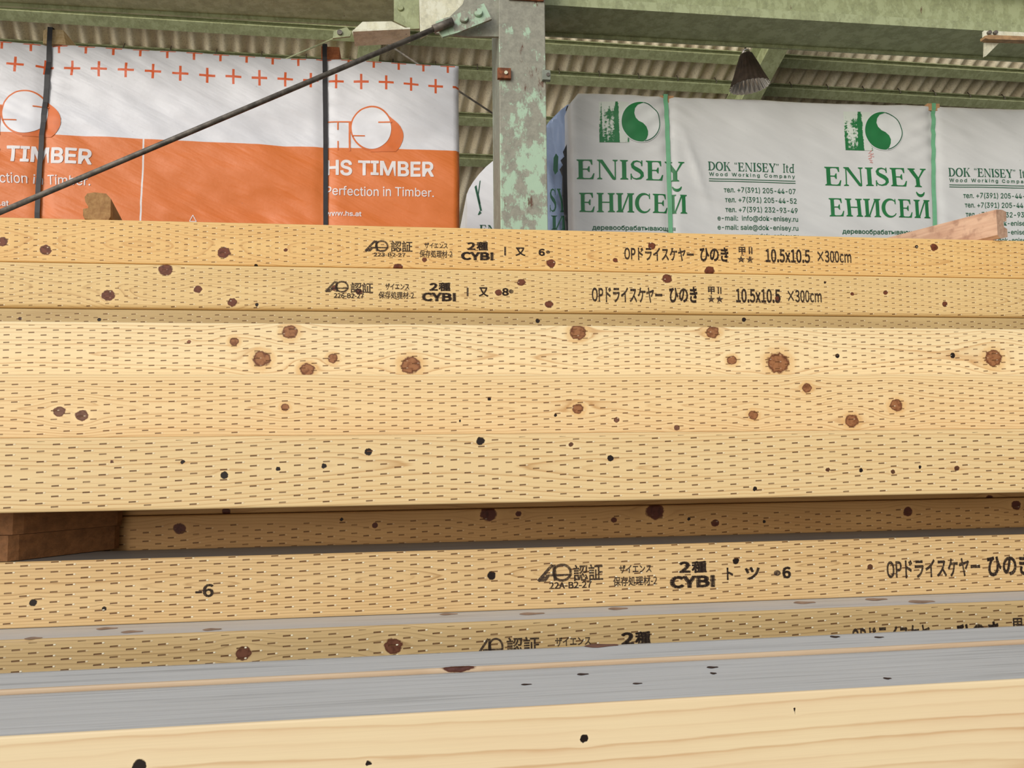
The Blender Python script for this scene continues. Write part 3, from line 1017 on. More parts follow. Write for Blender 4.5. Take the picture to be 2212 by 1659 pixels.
t0 = H(107, 57); b0 = (H(80, 500)[0], 0.02)
b0u = t0[0] + (H(82, 475)[0] - t0[0]) * (t0[1] - .02) / (t0[1] - H(82, 475)[1])
strap('strap', HS_W, hs_disp, None, HS_H, t0, (b0u, .02), .020, BLACK, hs, .9)
t1 = H(701.5, 96); strap('strap', HS_W, hs_disp, None, HS_H, t1, (H(705, 490)[0], .02), .020, BLACK, hs, .9)


def stick(name, label, fr, px0, px1, py0, py1, lenb, mat, yaw=0.0, prof=None, w0=0.0, group=None, cat='timber piece', z_on=None):
    """short timber lying with its end grain to the camera"""
    s0, z1, _ = fr.sz(px0, py0); s1, z0, _ = fr.sz(px1, py1)
    if z_on is not None: z0 = z_on
    pr = prof or [(0, 0), (1, 0), (1, 1), (0, 1)]
    bm = bmesh.new()
    add_prism(bm, [((a - .5) * (s1 - s0), b * (z1 - z0)) for a, b in pr], Vector((1, 0, 0)), Vector((0, 0, 1)), Vector((0, 1, 0)), Vector((0, 0, 0)), 0, lenb)
    for i in range(1, 6):
        bmesh.ops.bisect_plane(bm, geom=bm.verts[:] + bm.edges[:] + bm.faces[:], plane_co=(0, lenb * i / 6, 0), plane_no=(0, 1, 0))
    o = obj_bm(name, bm, mat)
    o.location = fr.pt((s0 + s1) / 2, w0, z0); o.rotation_euler = (0, 0, fr.a + yaw)
    return tag(o, label, cat, group)


def rough_wood(name, c1, c2, c3):
    m, g, b = new_mat(name)
    co = objco(g)
    x, y, z = g.sep(co)
    geo = g.n.new('ShaderNodeNewGeometry')
    n1 = g.noise(g.comb(g.m('MULTIPLY', x, 90.0), g.m('MULTIPLY', y, 9.0), g.m('MULTIPLY', z, 90.0)), 1.0, 4)
    n2 = g.noise(co, 30.0, 4)
    c = g.mix(g.step(n1, .5, .2), lin(c1), lin(c2)); c = g.mix(g.m('MULTIPLY', g.step(n2, .6, .12), .6), c, lin(c3))
    g.l.new(c, b.inputs['Base Color']); b.inputs['Roughness'].default_value = .8
    bump(g, b, n1, .5, .003)
    return m


OLDW = rough_wood('weathered_offcut', (190, 148, 96), (166, 122, 76), (128, 88, 52))
PALEW = rough_wood('pale_offcut', (214, 178, 150), (190, 150, 124), (140, 100, 80))
REDW = rough_wood('red_brown_offcut', (176, 104, 60), (150, 84, 46), (120, 64, 34))
CRW = rough_wood('cream_offcut', (214, 190, 146), (190, 160, 112), (150, 112, 70))
GAPW = rough_wood('shade_browned_wood', (140, 94, 54), (118, 78, 42), (90, 56, 30))  # darkened brown: the gap's shadow is put into the sticks' colour
stick('dunnage_block', 'cream timber block under the black strap on top of the orange pack, beyond the logo', HF_, 89, 138, 57, 90, .8, CRW, 0, [(0, 0), (1, 0), (.86, 1), (.1, 1), (.0, .85)], .02, 'dunnage on the orange pack', z_on=z_top + .003)
stick('dunnage_block', 'red-brown timber block under the black strap on top of the orange pack, below the haunch', HF_, 693, 732, 95, 123, .8, REDW, 0, None, .02, 'dunnage on the orange pack', z_on=z_top + .003)

# --- pack with green print
EF = Frame(3.5, level((1383, 265.5), (1911.5, 281.5)))
u_el = EF.sz(1232, 300)[0]; u_er = EF.sz(2420, 300)[0]
ez_top = EF.sz(1700, 213)[1]; E_H = 1.06; ez_bot = ez_top - E_H; E_W = u_er - u_el
en = empty('wrapped_timber_pack', EF.pt(u_el, 0, ez_bot), EF.a)
tag(en, 'wrapped timber pack in white cover with green lettering and two green straps', 'timber pack')


def E(px, py):
    s, z, _ = EF.sz(px, py); return s - u_el, z - ez_bot


e1 = E(1444, 300)[0]; e2 = E(2018, 300)[0]
cr0, cr1 = E(1480, 300), E(1530, 440)


def en_disp(u, v):
    d = .014 * fbm(u, v, 1.3, 21.0) + .011 * fbm(u * .6 + v * .8, (u - v) * .3, 4.0, 17.0)
    for s in (e1, e2):
        x = u - s
        d += .012 * math.exp(-(x / .025) ** 2)
        k = math.exp(-abs(x) / .16) * max(0, (v - E_H + .42) / .42)
        d += .006 * k * math.sin((v + abs(x) * .55) * 75 + 2 * fbm(u, v, 3, 5))
    # long fold running down from the first strap
    dx_, dz_ = cr1[0] - cr0[0], cr1[1] - cr0[1]; L2 = dx_ * dx_ + dz_ * dz_
    t = ((u - cr0[0]) * dx_ + (v - cr0[1]) * dz_) / L2
    ds = ((u - cr0[0]) * dz_ - (v - cr0[1]) * dx_) / math.sqrt(L2)
    if -.3 < t < 1.2: d -= .012 * math.exp(-(ds / .018) ** 2) * max(0, 1 - abs(t - .45) / .75)
    return d


en_m = wrap_mat('white_plastic_wrap', (214, 214, 212), None, .36, .5)
pack_body('wrap', E_W, 1.0, E_H, en_disp, en_m, en, 0, .025, corner=.055)
GRN = flat_mat('green_print', lin((22, 112, 56)), .45, 0, .08, 14)
DGRN = flat_mat('dark_green_print', lin((34, 92, 64)), .45, 0, .08, 14)
REDP = flat_mat('red_crayon', lin((214, 120, 110)), .7, 0, .1, 40)


def forest_mat():
    m, g, b = new_mat('forest_print')
    u, w_, v = g.sep(objco(g))
    n = g.noise(g.comb(g.m('MULTIPLY', u, 60.0), 0.0, g.m('MULTIPLY', v, 85.0)), 1.0, 5, .7)
    tr_ = g.noise(g.comb(g.m('MULTIPLY', u, 75.0), 0.0, g.m('MULTIPLY', v, 2.5)), 1.0, 2)
    f = g.attr('shade', 'Fac')
    k = g.m('ADD', g.m('ADD', n, g.m('MULTIPLY', tr_, .55)), f)
    col = g.mix(g.step(k, .86, .05), lin((208, 214, 204)), lin((24, 112, 56)))
    g.l.new(col, b.inputs['Base Color']); b.inputs['Roughness'].default_value = .45
    return m


FOREST = forest_mat()


def fitE(gl, x0, yt, x1, yb, sh=0.0, py_right=None):
    a0, b1 = E(x0, yt); _, b0 = E(x0, yb); a1, _ = E(x1, yt)
    return box_fit(gl, a0 + sh, b0, a1 + sh, b1)


Eper = E(1782, 358)[0] - E(1245, 344)[0]
Eshz = E(1782, 358)[1] - E(1245, 344)[1]
for n_, sh_ in enumerate((0, Eper, 2 * Eper)):
    dz_ = Eshz * n_
    mv = lambda s: ([(a, b + dz_) for a, b in s[0]], s[1])
    if n_ < 2:
        a0, b1 = E(1293, 221); a1, _ = E(1356, 221); _, b0 = E(1293, 308)
        N = 10; vv = []; ff = []
        for i in range(N + 1):
            for j in range(N + 1): vv.append((a0 + sh_ + (a1 - a0) * i / N, b0 + (b1 - b0) * j / N + dz_))
        for i in range(N):
            for j in range(N):
                a = i * (N + 1) + j; ff.append((a, a + N + 1, a + N + 2, a + 1))
        fo = decal('logo', (vv, ff), FOREST, en, en_disp, .002)
        at = fo.data.attributes.new('shade', 'FLOAT', 'POINT')
        vals = []
        for p in fo.data.vertices:
            x = (p.co.x - a0 - sh_) / (a1 - a0); y = (p.co.z - b0 - dz_) / (b1 - b0)
            f = .16 - .38 * y
            f += .55 * math.exp(-((x - .58) / .075) ** 2) + .35 * math.exp(-((x - .06) / .04) ** 2)
            f += .30 * math.exp(-((x - .36) / .20) ** 2 - ((y - .72) / .16) ** 2)
            f -= .45 * math.exp(-((x - .80) / .10) ** 2) * (1 - .5 * y)
            vals.append(f)
        at.data.foreach_set('value', vals)
        c_ = E(1383, 265.5); rx = E(1424.5, 265.5)[0] - c_[0]; rz = c_[1] - E(1383, 308)[1]
        q = lambda x, y: (c_[0] + sh_ + x * rx, c_[1] + dz_ + y * rz)
        decal('logo', disc(*q(0, 0), rx * 1.05, rz * 1.05, 50), bpy.data.materials.get('logo_pale') or flat_mat('logo_pale', lin((212, 214, 212)), .4, 0, .03, 20), en, en_disp, .0028)
        ang = [math.radians(a) for a in range(78, 284, 5)]
        drop = [q(math.cos(a), math.sin(a)) for a in ang]
        drop += [q(.10, -.985), q(.25, -.88), (q(.345, -.66)), q(.36, -.45), q(.28, -.24), q(.10, -.07), q(-.12, .03), q(-.28, .20), q(-.355, .42), q(-.31, .66), q(-.16, .85), q(.05, .93)]
        decal('logo', poly(drop), GRN, en, en_disp, .0042)
        rr = [q(.985 * math.cos(math.radians(a)), .985 * math.sin(math.radians(a))) for a in range(-80, 82, 4)]
        decal('logo', ribbon(rr, .0042), DGRN, en, en_disp, .0042)
        decal('lettering', mv(fitE(serif_word('ENISEY'), 1245, 345, 1477, 387, sh_)), GRN, en, en_disp, .002)
        decal('lettering', mv(fitE(serif_word('ЕНИСЕЙ'), 1251, 416.5, 1483, 457.5, sh_)), GRN, en, en_disp, .002)
        bc = E(1462, 398); br_ = E(1472, 398)[0] - bc[0]
        decal('lettering', ribbon(arc_pts(bc[0] + sh_, bc[1] + dz_ - .002, br_, br_ * 1.25, 200, 340, 16), [.004 + .010 * math.sin(math.pi * i / 16) for i in range(17)]), GRN, en, en_disp, .002)
        decal('lettering', mv(fitE(glyphs('деревообрабатывающая', INTER, .022), 1279, 486, 1459, 499, sh_)), DGRN, en, en_disp, .002)
    decal('lettering', mv(fitE(serif_word('DOK “ENISEY” ltd', .05), 1529, 349, 1716, 368, sh_)), DGRN, en, en_disp, .002)
    decal('lettering', mv(fitE(glyphs('Wood Working Company', INTER, .018, 1.35), 1531, 372, 1718, 382, sh_)), DGRN, en, en_disp, .002)
    l0, l1 = E(1531, 385.5), E(1719, 385.5)
    decal('lettering', mv(join(rect(l0[0] + sh_, l0[1] - .0035, l1[0] + sh_, l0[1]), rect(l0[0] + sh_, l0[1] - .014, l1[0] + sh_, l0[1] - .0105))), DGRN, en, en_disp, .002)
    for t_, x0, x1, yt, yb in (('тел. +7(391) 205-44-07', 1563, 1719, 403.5, 417.5), ('тел. +7(391) 205-44-52', 1566, 1721, 424.5, 438.5),
                               ('тел. +7(391) 232-93-49', 1567, 1723, 445.5, 459.5), ('e-mail:  info@dok-enisey.ru', 1550, 1724, 464.5, 478.5),
                               ('e-mail: sale@dok-enisey.ru', 1550, 1724, 484.5, 498.5), ('www.dok-enisey.ru', 1604, 1724, 504, 517)):
        decal('lettering', mv(fitE(glyphs(t_, INTER, .014), x0, yt, x1, yb, sh_)), DGRN, en, en_disp, .002)
# red crayon scribble under the second emblem
pts = [E(x, y) for x, y in ((1884, 324), (1877, 331), (1888, 331), (1876, 337), (1889, 338), (1882, 330), (1883, 341), (1877, 342))]
pts2 = [E(x, y) for x, y in ((1879, 345), (1885, 346), (1880, 350), (1886, 351))]
decal('crayon_mark', join(ribbon(pts, .003), ribbon(pts2, .003)), REDP, en, en_disp, .003)
for (xt, xb, yt, cx0, cx1, cb) in ((1438, 1449, 202, 1428, 1457, 219), (2017, 2019, 221, 2004, 2030, 238)):
    tp = (E(xt, yt)[0], E_H + .002); bt = E(xb, 500)
    ub = tp[0] + (bt[0] - tp[0]) * (tp[1] - .02) / (tp[1] - bt[1])
    strap('strap', E_W, en_disp, None, E_H, tp, (ub, .02), .0205, GREENSTRAP, en, .98)
    a0 = E(cx0, yt)[0]; a1 = E(cx1, yt)[0]; zb = E(cx0, cb)[1]
    bm = bmesh.new(); yy = en_disp((a0 + a1) / 2, E_H - .02)
    add_box(bm, a0, a1, yy - .0035, yy + .02, zb, E_H + .0015, .001); add_box(bm, a0, a1, yy, .12, E_H - .001, E_H + .0015)
    obj_bm('corner_protector', bm, CARD, en)['label'] = 'brown cardboard corner protector'

# end of the white pack: loose film with a torn black edge, in the shade, green print on it
blue = wrap_mat('end_film', (160, 178, 212), None, .22, .5)  # white film; its sky-blue shade is put into the colour
EV = [(1231, 232), (1225, 222), (1183, 272), (1172, 285)]


def film(name, fr, outline, mat, parent, bulge=.02, n=16):
    pts = [fr.sz(x, y)[:2] for x, y in outline]
    bm = bmesh.new(); vs_ = [bm.verts.new((s, 0, z)) for s, z in pts]; bm.faces.new(vs_); bm.normal_update()
    xs = [p[0] for p in pts]; zs = [p[1] for p in pts]
    bmesh.ops.triangulate(bm, faces=bm.faces[:])
    for ax, lo, hi in ((0, min(xs), max(xs)), (2, min(zs), max(zs))):
        st_ = .02; k = math.floor(lo / st_) + 1
        while k * st_ < hi:
            co = [0, 0, 0]; co[ax] = k * st_; no = [0, 0, 0]; no[ax] = 1
            bmesh.ops.bisect_plane(bm, geom=bm.verts[:] + bm.edges[:] + bm.faces[:], plane_co=co, plane_no=no); k += 1
    for v in bm.verts: v.co.y = bulge * fbm(v.co.x * 2.2, v.co.z * .5, 6, 3.0)
    o = obj_bm(name, bm, mat, parent, True)
    so = o.modifiers.new('thickness', 'SOLIDIFY'); so.thickness = .002
    return o


TF = Frame(3.66, math.tan(EF.a))
toE = Matrix.Rotation(0, 4, 'Z')


def place_child(o, fr):
    o.location = en.matrix_basis.inverted() @ fr.O; o.rotation_euler = (0, 0, fr.a - EF.a)


f1 = film('end_film', TF, [(1246, 218), (1226, 226), (1210, 240), (1186, 262), (1160, 300), (1150, 520), (1246, 520)], blue, en, .02); place_child(f1, TF)
TF2 = Frame(3.60, math.tan(EF.a))
torn = [(1240, 225), (1225, 229), (1222, 238), (1224, 246), (1224, 262), (1229, 275), (1233, 284), (1226, 295), (1224, 312), (1216, 328), (1219, 338), (1211, 346), (1216, 356), (1209, 366), (1215, 380), (1214, 420), (1219, 470), (1222, 520), (1250, 520), (1250, 225)]
f2 = film('torn_edge', TF2, torn, flat_mat('black_film', lin((18, 16, 18)), .4, 0, .2, 20), en, .005); place_child(f2, TF2)
f2['label'] = 'torn black edge of the film'
TF3 = Frame(3.645, math.tan(EF.a))
mk = lambda pts: poly([TF3.sz(x, y)[:2] for x, y in pts])
d1 = decal('lettering', join(mk([(1194, 346), (1199, 336), (1204, 343), (1203, 375), (1197, 382), (1193, 372)]),
                           box_fit(serif_word('SY'), *TF3.sz(1186, 462)[:2], *TF3.sz(1221, 412)[:2]), box_fit(serif_word('Й'), *TF3.sz(1189, 500)[:2], *TF3.sz(1222, 470)[:2])), DGRN, en, None, .03)
place_child(d1, TF3)

# --- third pack, only its rounded end in view beside the column
WF = Frame(5.2, ST)
wl = WF.sz(1008, 480)[0]; wr = WF.sz(1260, 480)[0]
wz1 = WF.sz(1063, 348)[1]; wz0 = .002
wp = empty('wrapped_timber_pack', WF.pt(0, 0, wz0), WF.a)
tag(wp, 'bright white wrapped pack with rounded shoulder showing in the gap beside the column', 'timber pack')
pr = [WF.sz(x, y)[:2] for x, y in [(1300, 330), (1120, 330), (1085, 336), (1063, 349), (1050, 360), (1035, 376), (1022, 393), (1013, 408), (1008, 420), (1009, 440), (1009, 520)]]
pr = [(s, z - wz0) for s, z in pr] + [(pr[-1][0], 0), (pr[0][0], 0)]
bm = bmesh.new(); add_prism(bm, pr, Vector((1, 0, 0)), Zu, Vector((0, 1, 0)), Vector((0, 0, 0)), 0, 1.2)
obj_bm('wrap', bm, wrap_mat('bright_white_wrap', (250, 250, 252), None, .4, .25), wp)
fw = lambda pts: poly([(s, z - wz0) for s, z in (WF.sz(x, y)[:2] for x, y in pts)])
decal('lettering', join(fw([(1025, 404), (1029, 400), (1034, 425), (1041, 455), (1037, 456), (1031, 430)]), fw([(1036, 391), (1038, 390), (1034, 420), (1038, 440), (1034, 442), (1032, 418)]), fw([(1032, 464), (1036, 455), (1040, 460), (1034, 465)]),
                        box_fit(serif_word('EN'), WF.sz(1036, 505)[0], WF.sz(1036, 505)[1] - wz0, WF.sz(1072, 505)[0], WF.sz(1036, 486)[1] - wz0)), DGRN, wp, None, .003)

# ---------------------------------------------------------------- timber beams
T = level((0, 808.8), (2212, 809))
INC = lambda P_, dy, L, th, tip, Hh, mar, ph=0.0, soft=.35: (P_, dy, L, th, tip, Hh, mar, ph, soft)


def knots_of(fr, z0, lst):
    out = []
    for (px, py, r, ty, *rx_) in lst:
        s, z, d = fr.sz(px, py); rm = r * d / F
        rx = rx_[0] * d / F if rx_ else rm * (1.12 if ty != 1 else 1.0)
        out.append((s, z - z0, rx, rm, ty))
    return out


BEAMS = {}


def beam(key, label, d0, ytop, ybot, depth, mat, knots, grain, tan=T, L=3.0, x0=None, group='preservative-treated beams in the stack', rad=.0035, round_low=None, ztop=None, hgt=None, cat='timber beam', name='timber_beam', w_extra=0.0):
    fr = Frame(d0, tan)
    z1 = fr.sz(CX, ytop)[1] if ztop is None else ztop
    z0 = fr.sz(CX, ybot)[1] if hgt is None else z1 - hgt
    o = beam_mesh(name, L, z1 - z0 - .0006, depth, mat, knots_of(fr, z0, knots), grain, rad, .004, x0, None, round_low)
    fr.place(o, 0, w_extra, z0)
    tag(o, label, cat, group)
    BEAMS[key] = (o, fr, z0, z1)
    return o


HB = .105
b1 = beam('b1', 'topmost incised beam of the stack, orange-toned, carrying the upper black stamp line', 1.88, 494, 583.2, HB,
          wood_mat('wood_top', (238, 199, 132), (184, 124, 60), .8, (116, 60, 34), None, INC(.0625, .00455, .0084, .0017, .75, .102, .004, .12, .5), .55, (222, 168, 98)),
          [(5, 522, 10, 0), (98, 540, 11, 0), (484, 546, 12, 0), (617, 540, 4, 0), (553, 574, 4, 1), (860, 578, 9, 0), (917, 561, 5, 0), (1190, 569, 9, 0), (1408, 531, 8, 0), (1329, 562, 5, 0), (1533, 585, 10, 0), (1980, 533, 4, 1), (2018, 534, 8, 0)],
          dict(seed=11, yc=.046, z0=.045, tilt=.004, amp=.012, sp=.0036, kamp=.9))
b2 = beam('b2', 'incised beam directly under the topmost one, carrying the lower stamp line', 1.88, 583.2, 675, HB,
          wood_mat('wood_second', (233, 204, 146), (164, 118, 66), .8, (112, 62, 40), None, INC(.0625, .00455, .0084, .0017, .7, .1045, .004, .55, .45), .55, (214, 176, 112)),
          [(358, 583, 13, 0), (427, 625, 8, 0), (234, 638, 12, 0), (502, 653, 9, 0), (555, 658, 4, 1), (1126, 610, 8, 0), (1186, 658, 8, 0), (1077, 632, 7, 0), (1441, 602, 10, 0), (1782, 610, 3, 1), (1841, 635, 4, 0), (1913, 632, 5, 0), (2041, 657, 6, 0), (1680, 645, 6, 0), (775, 630, 7, 0), (722, 622, 6, 0)],
          dict(seed=12, yc=.045, z0=.012, tilt=-.003, amp=.022, sp=.0052, kamp=1.0), round_low=.010)
b2b = beam('b2b', 'shaded incised beam showing only a thin strip under the lower stamped beam', 1.88, 675.6, 770, HB,
           wood_mat('wood_third', (204, 178, 126), (142, 110, 68), .7, (60, 40, 30), None, INC(.0625, .0045, .0098, .0019, .5, .105, .005, .3, .3), .55),  # shade on this strip is partly put into the darker wood colour
           [(42, 688, 4, 0), (213, 690, 4, 1), (1162, 693, 5, 1), (1608, 690, 5, 1)], dict(seed=13, yc=-.03, z0=.04, amp=.008, sp=.004), w_extra=.003)
b3 = beam('b3', 'pale incised beam with large round knots and pale halos, below the shaded strip', 1.52, 701.5, 810, HB,
          wood_mat('wood_knotty', (247, 225, 178), (190, 134, 72), 1.0, (140, 88, 62), None, INC(.0640, .0047, .0102, .0018, .28, .105, .004, .1, .2), .55, (240, 208, 152)),
          [(626, 717, 15, 2), (506, 738, 9, 2), (565, 775, 17, 2), (719, 774, 10, 2), (664, 799, 14, 2), (887, 789, 19, 2), (1248, 718, 16, 2), (1539, 717, 13, 2), (1581, 778, 10, 2), (1681, 784, 22, 2), (1809, 769, 5, 1), (2058, 768, 6, 1), (2146, 774, 18, 2), (408, 738, 4, 0)],
          dict(seed=14, yc=.048, z0=.006, tilt=.004, amp=.018, sp=.0070, kamp=1.3), hgt=Frame(1.52, T).sz(CX, 701.5)[1] - Frame(1.41, T).sz(CX, 808.6)[1])
b4 = beam('b4', 'pale incised beam with two grey knots side by side, at eye level', 1.41, 808.6, 936, HB,
          wood_mat('wood_eye', (242, 215, 164), (182, 126, 64), 1.0, (120, 84, 66), None, INC(.0640, .0050, .0102, .0018, .45, .105, .005, .45, .2), .55, (238, 204, 146)),
          [(128, 889, 11, 0), (177, 898, 12, 0), (616, 880, 8, 2), (1057, 862, 4, 1), (994, 909, 3, 1), (1249, 883, 11, 2), (1332, 907, 6, 0), (1200, 897, 4, 1), (1627, 897, 10, 2), (1743, 838, 10, 2), (1840, 909, 14, 2), (1936, 876, 13, 2), (1462, 924, 6, 0)],
          dict(seed=15, yc=.050, z0=.004, tilt=.003, amp=.014, sp=.0055, kamp=1.2), hgt=Frame(1.41, T).sz(CX, 808.6)[1] - Frame(1.20, T).sz(CX, 936)[1])
b5 = beam('b5', 'incised beam with small black knots forming the lower edge over the dark gap', 1.20, 936, 1086.5, HB,
          wood_mat('wood_lower', (241, 211, 157), (184, 128, 64), 1.0, (100, 66, 44), None, INC(.0640, .0050, .0100, .0019, .5, .108, .006, .2, .2), .55, (238, 202, 142)),
          [(242, 997, 4, 0), (395, 998, 5, 1), (485, 1027, 8, 1), (601, 1013, 5, 1), (700, 1007, 6, 1), (796, 976, 8, 1), (1038, 953, 9, 1), (1319, 990, 7, 1), (1631, 1056, 5, 1), (1788, 1015, 5, 0), (1860, 1016, 5, 1), (1929, 1019, 5, 0), (1988, 1009, 4, 1), (2067, 1012, 6, 0), (1233, 960, 5, 0)],
          dict(seed=16, yc=.056, z0=.008, tilt=-.004, amp=.016, sp=.0060, kamp=1.0))
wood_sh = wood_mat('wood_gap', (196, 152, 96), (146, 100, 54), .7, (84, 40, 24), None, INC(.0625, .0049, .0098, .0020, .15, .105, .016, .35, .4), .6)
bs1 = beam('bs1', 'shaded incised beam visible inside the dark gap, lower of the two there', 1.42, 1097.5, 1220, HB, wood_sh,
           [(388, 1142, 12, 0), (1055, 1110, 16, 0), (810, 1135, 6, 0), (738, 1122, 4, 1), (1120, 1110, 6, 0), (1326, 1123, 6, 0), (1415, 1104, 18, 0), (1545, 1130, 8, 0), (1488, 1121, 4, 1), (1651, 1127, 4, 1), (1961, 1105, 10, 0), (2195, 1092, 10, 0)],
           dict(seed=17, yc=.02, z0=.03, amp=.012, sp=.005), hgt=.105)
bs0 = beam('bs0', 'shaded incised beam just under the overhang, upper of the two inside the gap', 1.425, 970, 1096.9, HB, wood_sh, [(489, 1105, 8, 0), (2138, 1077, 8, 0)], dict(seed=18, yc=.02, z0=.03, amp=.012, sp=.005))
TOPG = ((226, 228, 228), (204, 206, 206), (170, 166, 160))  # weathered wood grey, with the sky's pale sheen put into the colour
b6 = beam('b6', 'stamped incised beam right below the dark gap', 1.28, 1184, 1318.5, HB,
          wood_mat('wood_below', (234, 201, 147), (156, 108, 56), 1.0, (96, 62, 42), ((140, 140, 140), (120, 118, 116), (96, 90, 82)), INC(.0655, .00505, .0108, .0020, 1.0, .1065, .004, .6, .12), .5, (222, 176, 112)),  # shade of the gap is put into these darker top greys
          [(72, 1302, 8, 1), (225, 1315, 5, 1), (1062, 1243, 9, 1), (1590, 1212, 7, 1), (1880, 1225, 6, 0)],
          dict(seed=19, yc=.058, z0=.002, tilt=-.004, amp=.018, sp=.0046, kamp=.9), hgt=Frame(1.28, T).sz(CX, 1184)[1] - Frame(1.21, T).sz(CX, 1340)[1])
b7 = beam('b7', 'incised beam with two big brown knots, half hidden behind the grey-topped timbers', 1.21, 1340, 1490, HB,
          wood_mat('wood_behind', (218, 188, 136), (138, 100, 56), .85, (116, 70, 50), TOPG, INC(.0665, .0051, .0112, .0021, 1.0, .105, .006, .25, .12), .5, (204, 166, 106)),  # duller brown wood tone for this beam
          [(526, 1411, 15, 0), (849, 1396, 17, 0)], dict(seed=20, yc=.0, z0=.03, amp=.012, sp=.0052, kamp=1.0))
T8 = level((0, 1590), (2212, 1465))
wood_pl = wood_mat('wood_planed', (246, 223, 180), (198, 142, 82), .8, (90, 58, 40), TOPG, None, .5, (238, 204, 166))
b8 = beam('b8', 'pale smooth timber across the bottom of the view, weathered top with sky grey painted in, no incisions', .737, 1528, 1790, .12, wood_pl,
          [(1262, 1596, 9, 1), (797, 1649, 7, 1), (1715, 1533, 5, 1), (1718, 1541, 4, 1), (302, 1656, 15, 1), (650, 1627, 3, 1)],
          dict(seed=33, yc=.020, z0=.010, tilt=.006, amp=.012, sp=.0135, kamp=.8), tan=T8, L=2.6, group=None, rad=.002)
CH8 = .862
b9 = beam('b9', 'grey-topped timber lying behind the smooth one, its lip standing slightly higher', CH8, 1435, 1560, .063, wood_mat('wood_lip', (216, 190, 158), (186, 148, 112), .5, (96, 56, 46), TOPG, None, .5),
          [(990, 1442, 10, 0, 38)], dict(seed=34, yc=.0, z0=.03, amp=.01, sp=.006), tan=T8, L=2.7, group=None, rad=.002)

# the next beams of the same layers, lying behind the front row and carrying what is above
INNER = rough_wood('inner_wood', (226, 190, 134), (208, 168, 110), (176, 132, 80))
for key, off in (('b5', .1062), ('b3', .1066), ('b3', .2126)):
    fr_, z0_, z1_ = BEAMS[key][1:]
    bm = bmesh.new(); add_box(bm, -1.5, 1.5, 0, .1045, 0, z1_ - z0_ - .0008, .003)
    o = obj_bm('timber_beam', bm, INNER); fr_.place(o, 0, off, z0_)
    tag(o, 'inner timber beam covered by the front row of the stack', 'timber beam', 'beams inside the stack')

# dark slits and a knot on the grey tops
SLIT = flat_mat('dark_check', lin((60, 42, 38)), .8, 0, .2, 60)
TKN = flat_mat('top_knot', lin((122, 84, 74)), .6, 0, .2, 50)


def top_marks(key, lst):
    o, fr, z0, z1 = BEAMS[key]
    hh = z1 - z0 - .0006
    for (px, py, wpx, hpx, mt) in lst:
        r_ = ray(px, py); k = (z0 + hh - CH) / r_.z
        p = Vector((r_.x * k, r_.y * k, 0)) - fr.O
        s, wv = p.dot(fr.u), p.dot(fr.w)
        rx = wpx / 2 * k / F; rw = hpx / 2 * k * k / F / (CH - z0 - hh)
        bm = bmesh.new()
        vs_ = [bm.verts.new((s + rx * math.cos(a) , wv + rw * math.sin(a) * (1 + .3 * math.cos(3 * a)), hh + .0004)) for a in [2 * math.pi * i / 20 for i in range(20)]]
        bm.faces.new(vs_); obj_bm('knot_mark' if mt is TKN else ('check' if mt is SLIT else 'smudge'), bm, mt, o)


top_marks('b8', [(1137, 1479, 24, 3, SLIT), (1259, 1457, 26, 4, SLIT), (1377, 1477, 22, 3, SLIT), (1539, 1442, 26, 4, SLIT), (1541, 1455, 14, 4, SLIT), (1917, 1466, 18, 4, SLIT)])
top_marks('b9', [(1804, 1376, 22, 4, SLIT), (1899, 1377, 22, 3, SLIT), (1299, 1395, 76, 7, TKN)])


SMUDGE = flat_mat('weathered_smudge', lin((160, 136, 120)), .7, 0, .25, 60)
top_marks('b7', [(72, 1379, 36, 5, SMUDGE), (231, 1358, 44, 5, SMUDGE), (285, 1365, 46, 5, SMUDGE), (458, 1360, 40, 5, SMUDGE), (969, 1327, 40, 4, SMUDGE), (1149, 1326, 56, 5, SMUDGE), (1335, 1315, 44, 5, SMUDGE), (1738, 1302, 50, 5, SMUDGE), (1893, 1295, 50, 5, SMUDGE), (1991, 1300, 60, 6, SMUDGE)])


# stamps
def aq(cx0, y0, cx1, y1):
    def q(x, y): return (cx0 + x * (cx1 - cx0), y0 + y * (y1 - y0))
    w = (cx1 - cx0)
    A = [ribbon([q(0, .04), q(.42, .98)], w * .085), ribbon([q(.46, .98), q(.50, .04)], w * .10), ribbon([q(.22, .36), q(.98, .36)], w * .06), poly([q(0, 0), q(.22, 0), q(.34, .30), q(.16, .30)])]
    ring_ = ribbon([q(.70 + .25 * math.cos(t), .5 + .46 * math.sin(t)) for t in [2 * math.pi * i / 30 for i in range(31)]], w * .075)
    return join(*A, ring_)


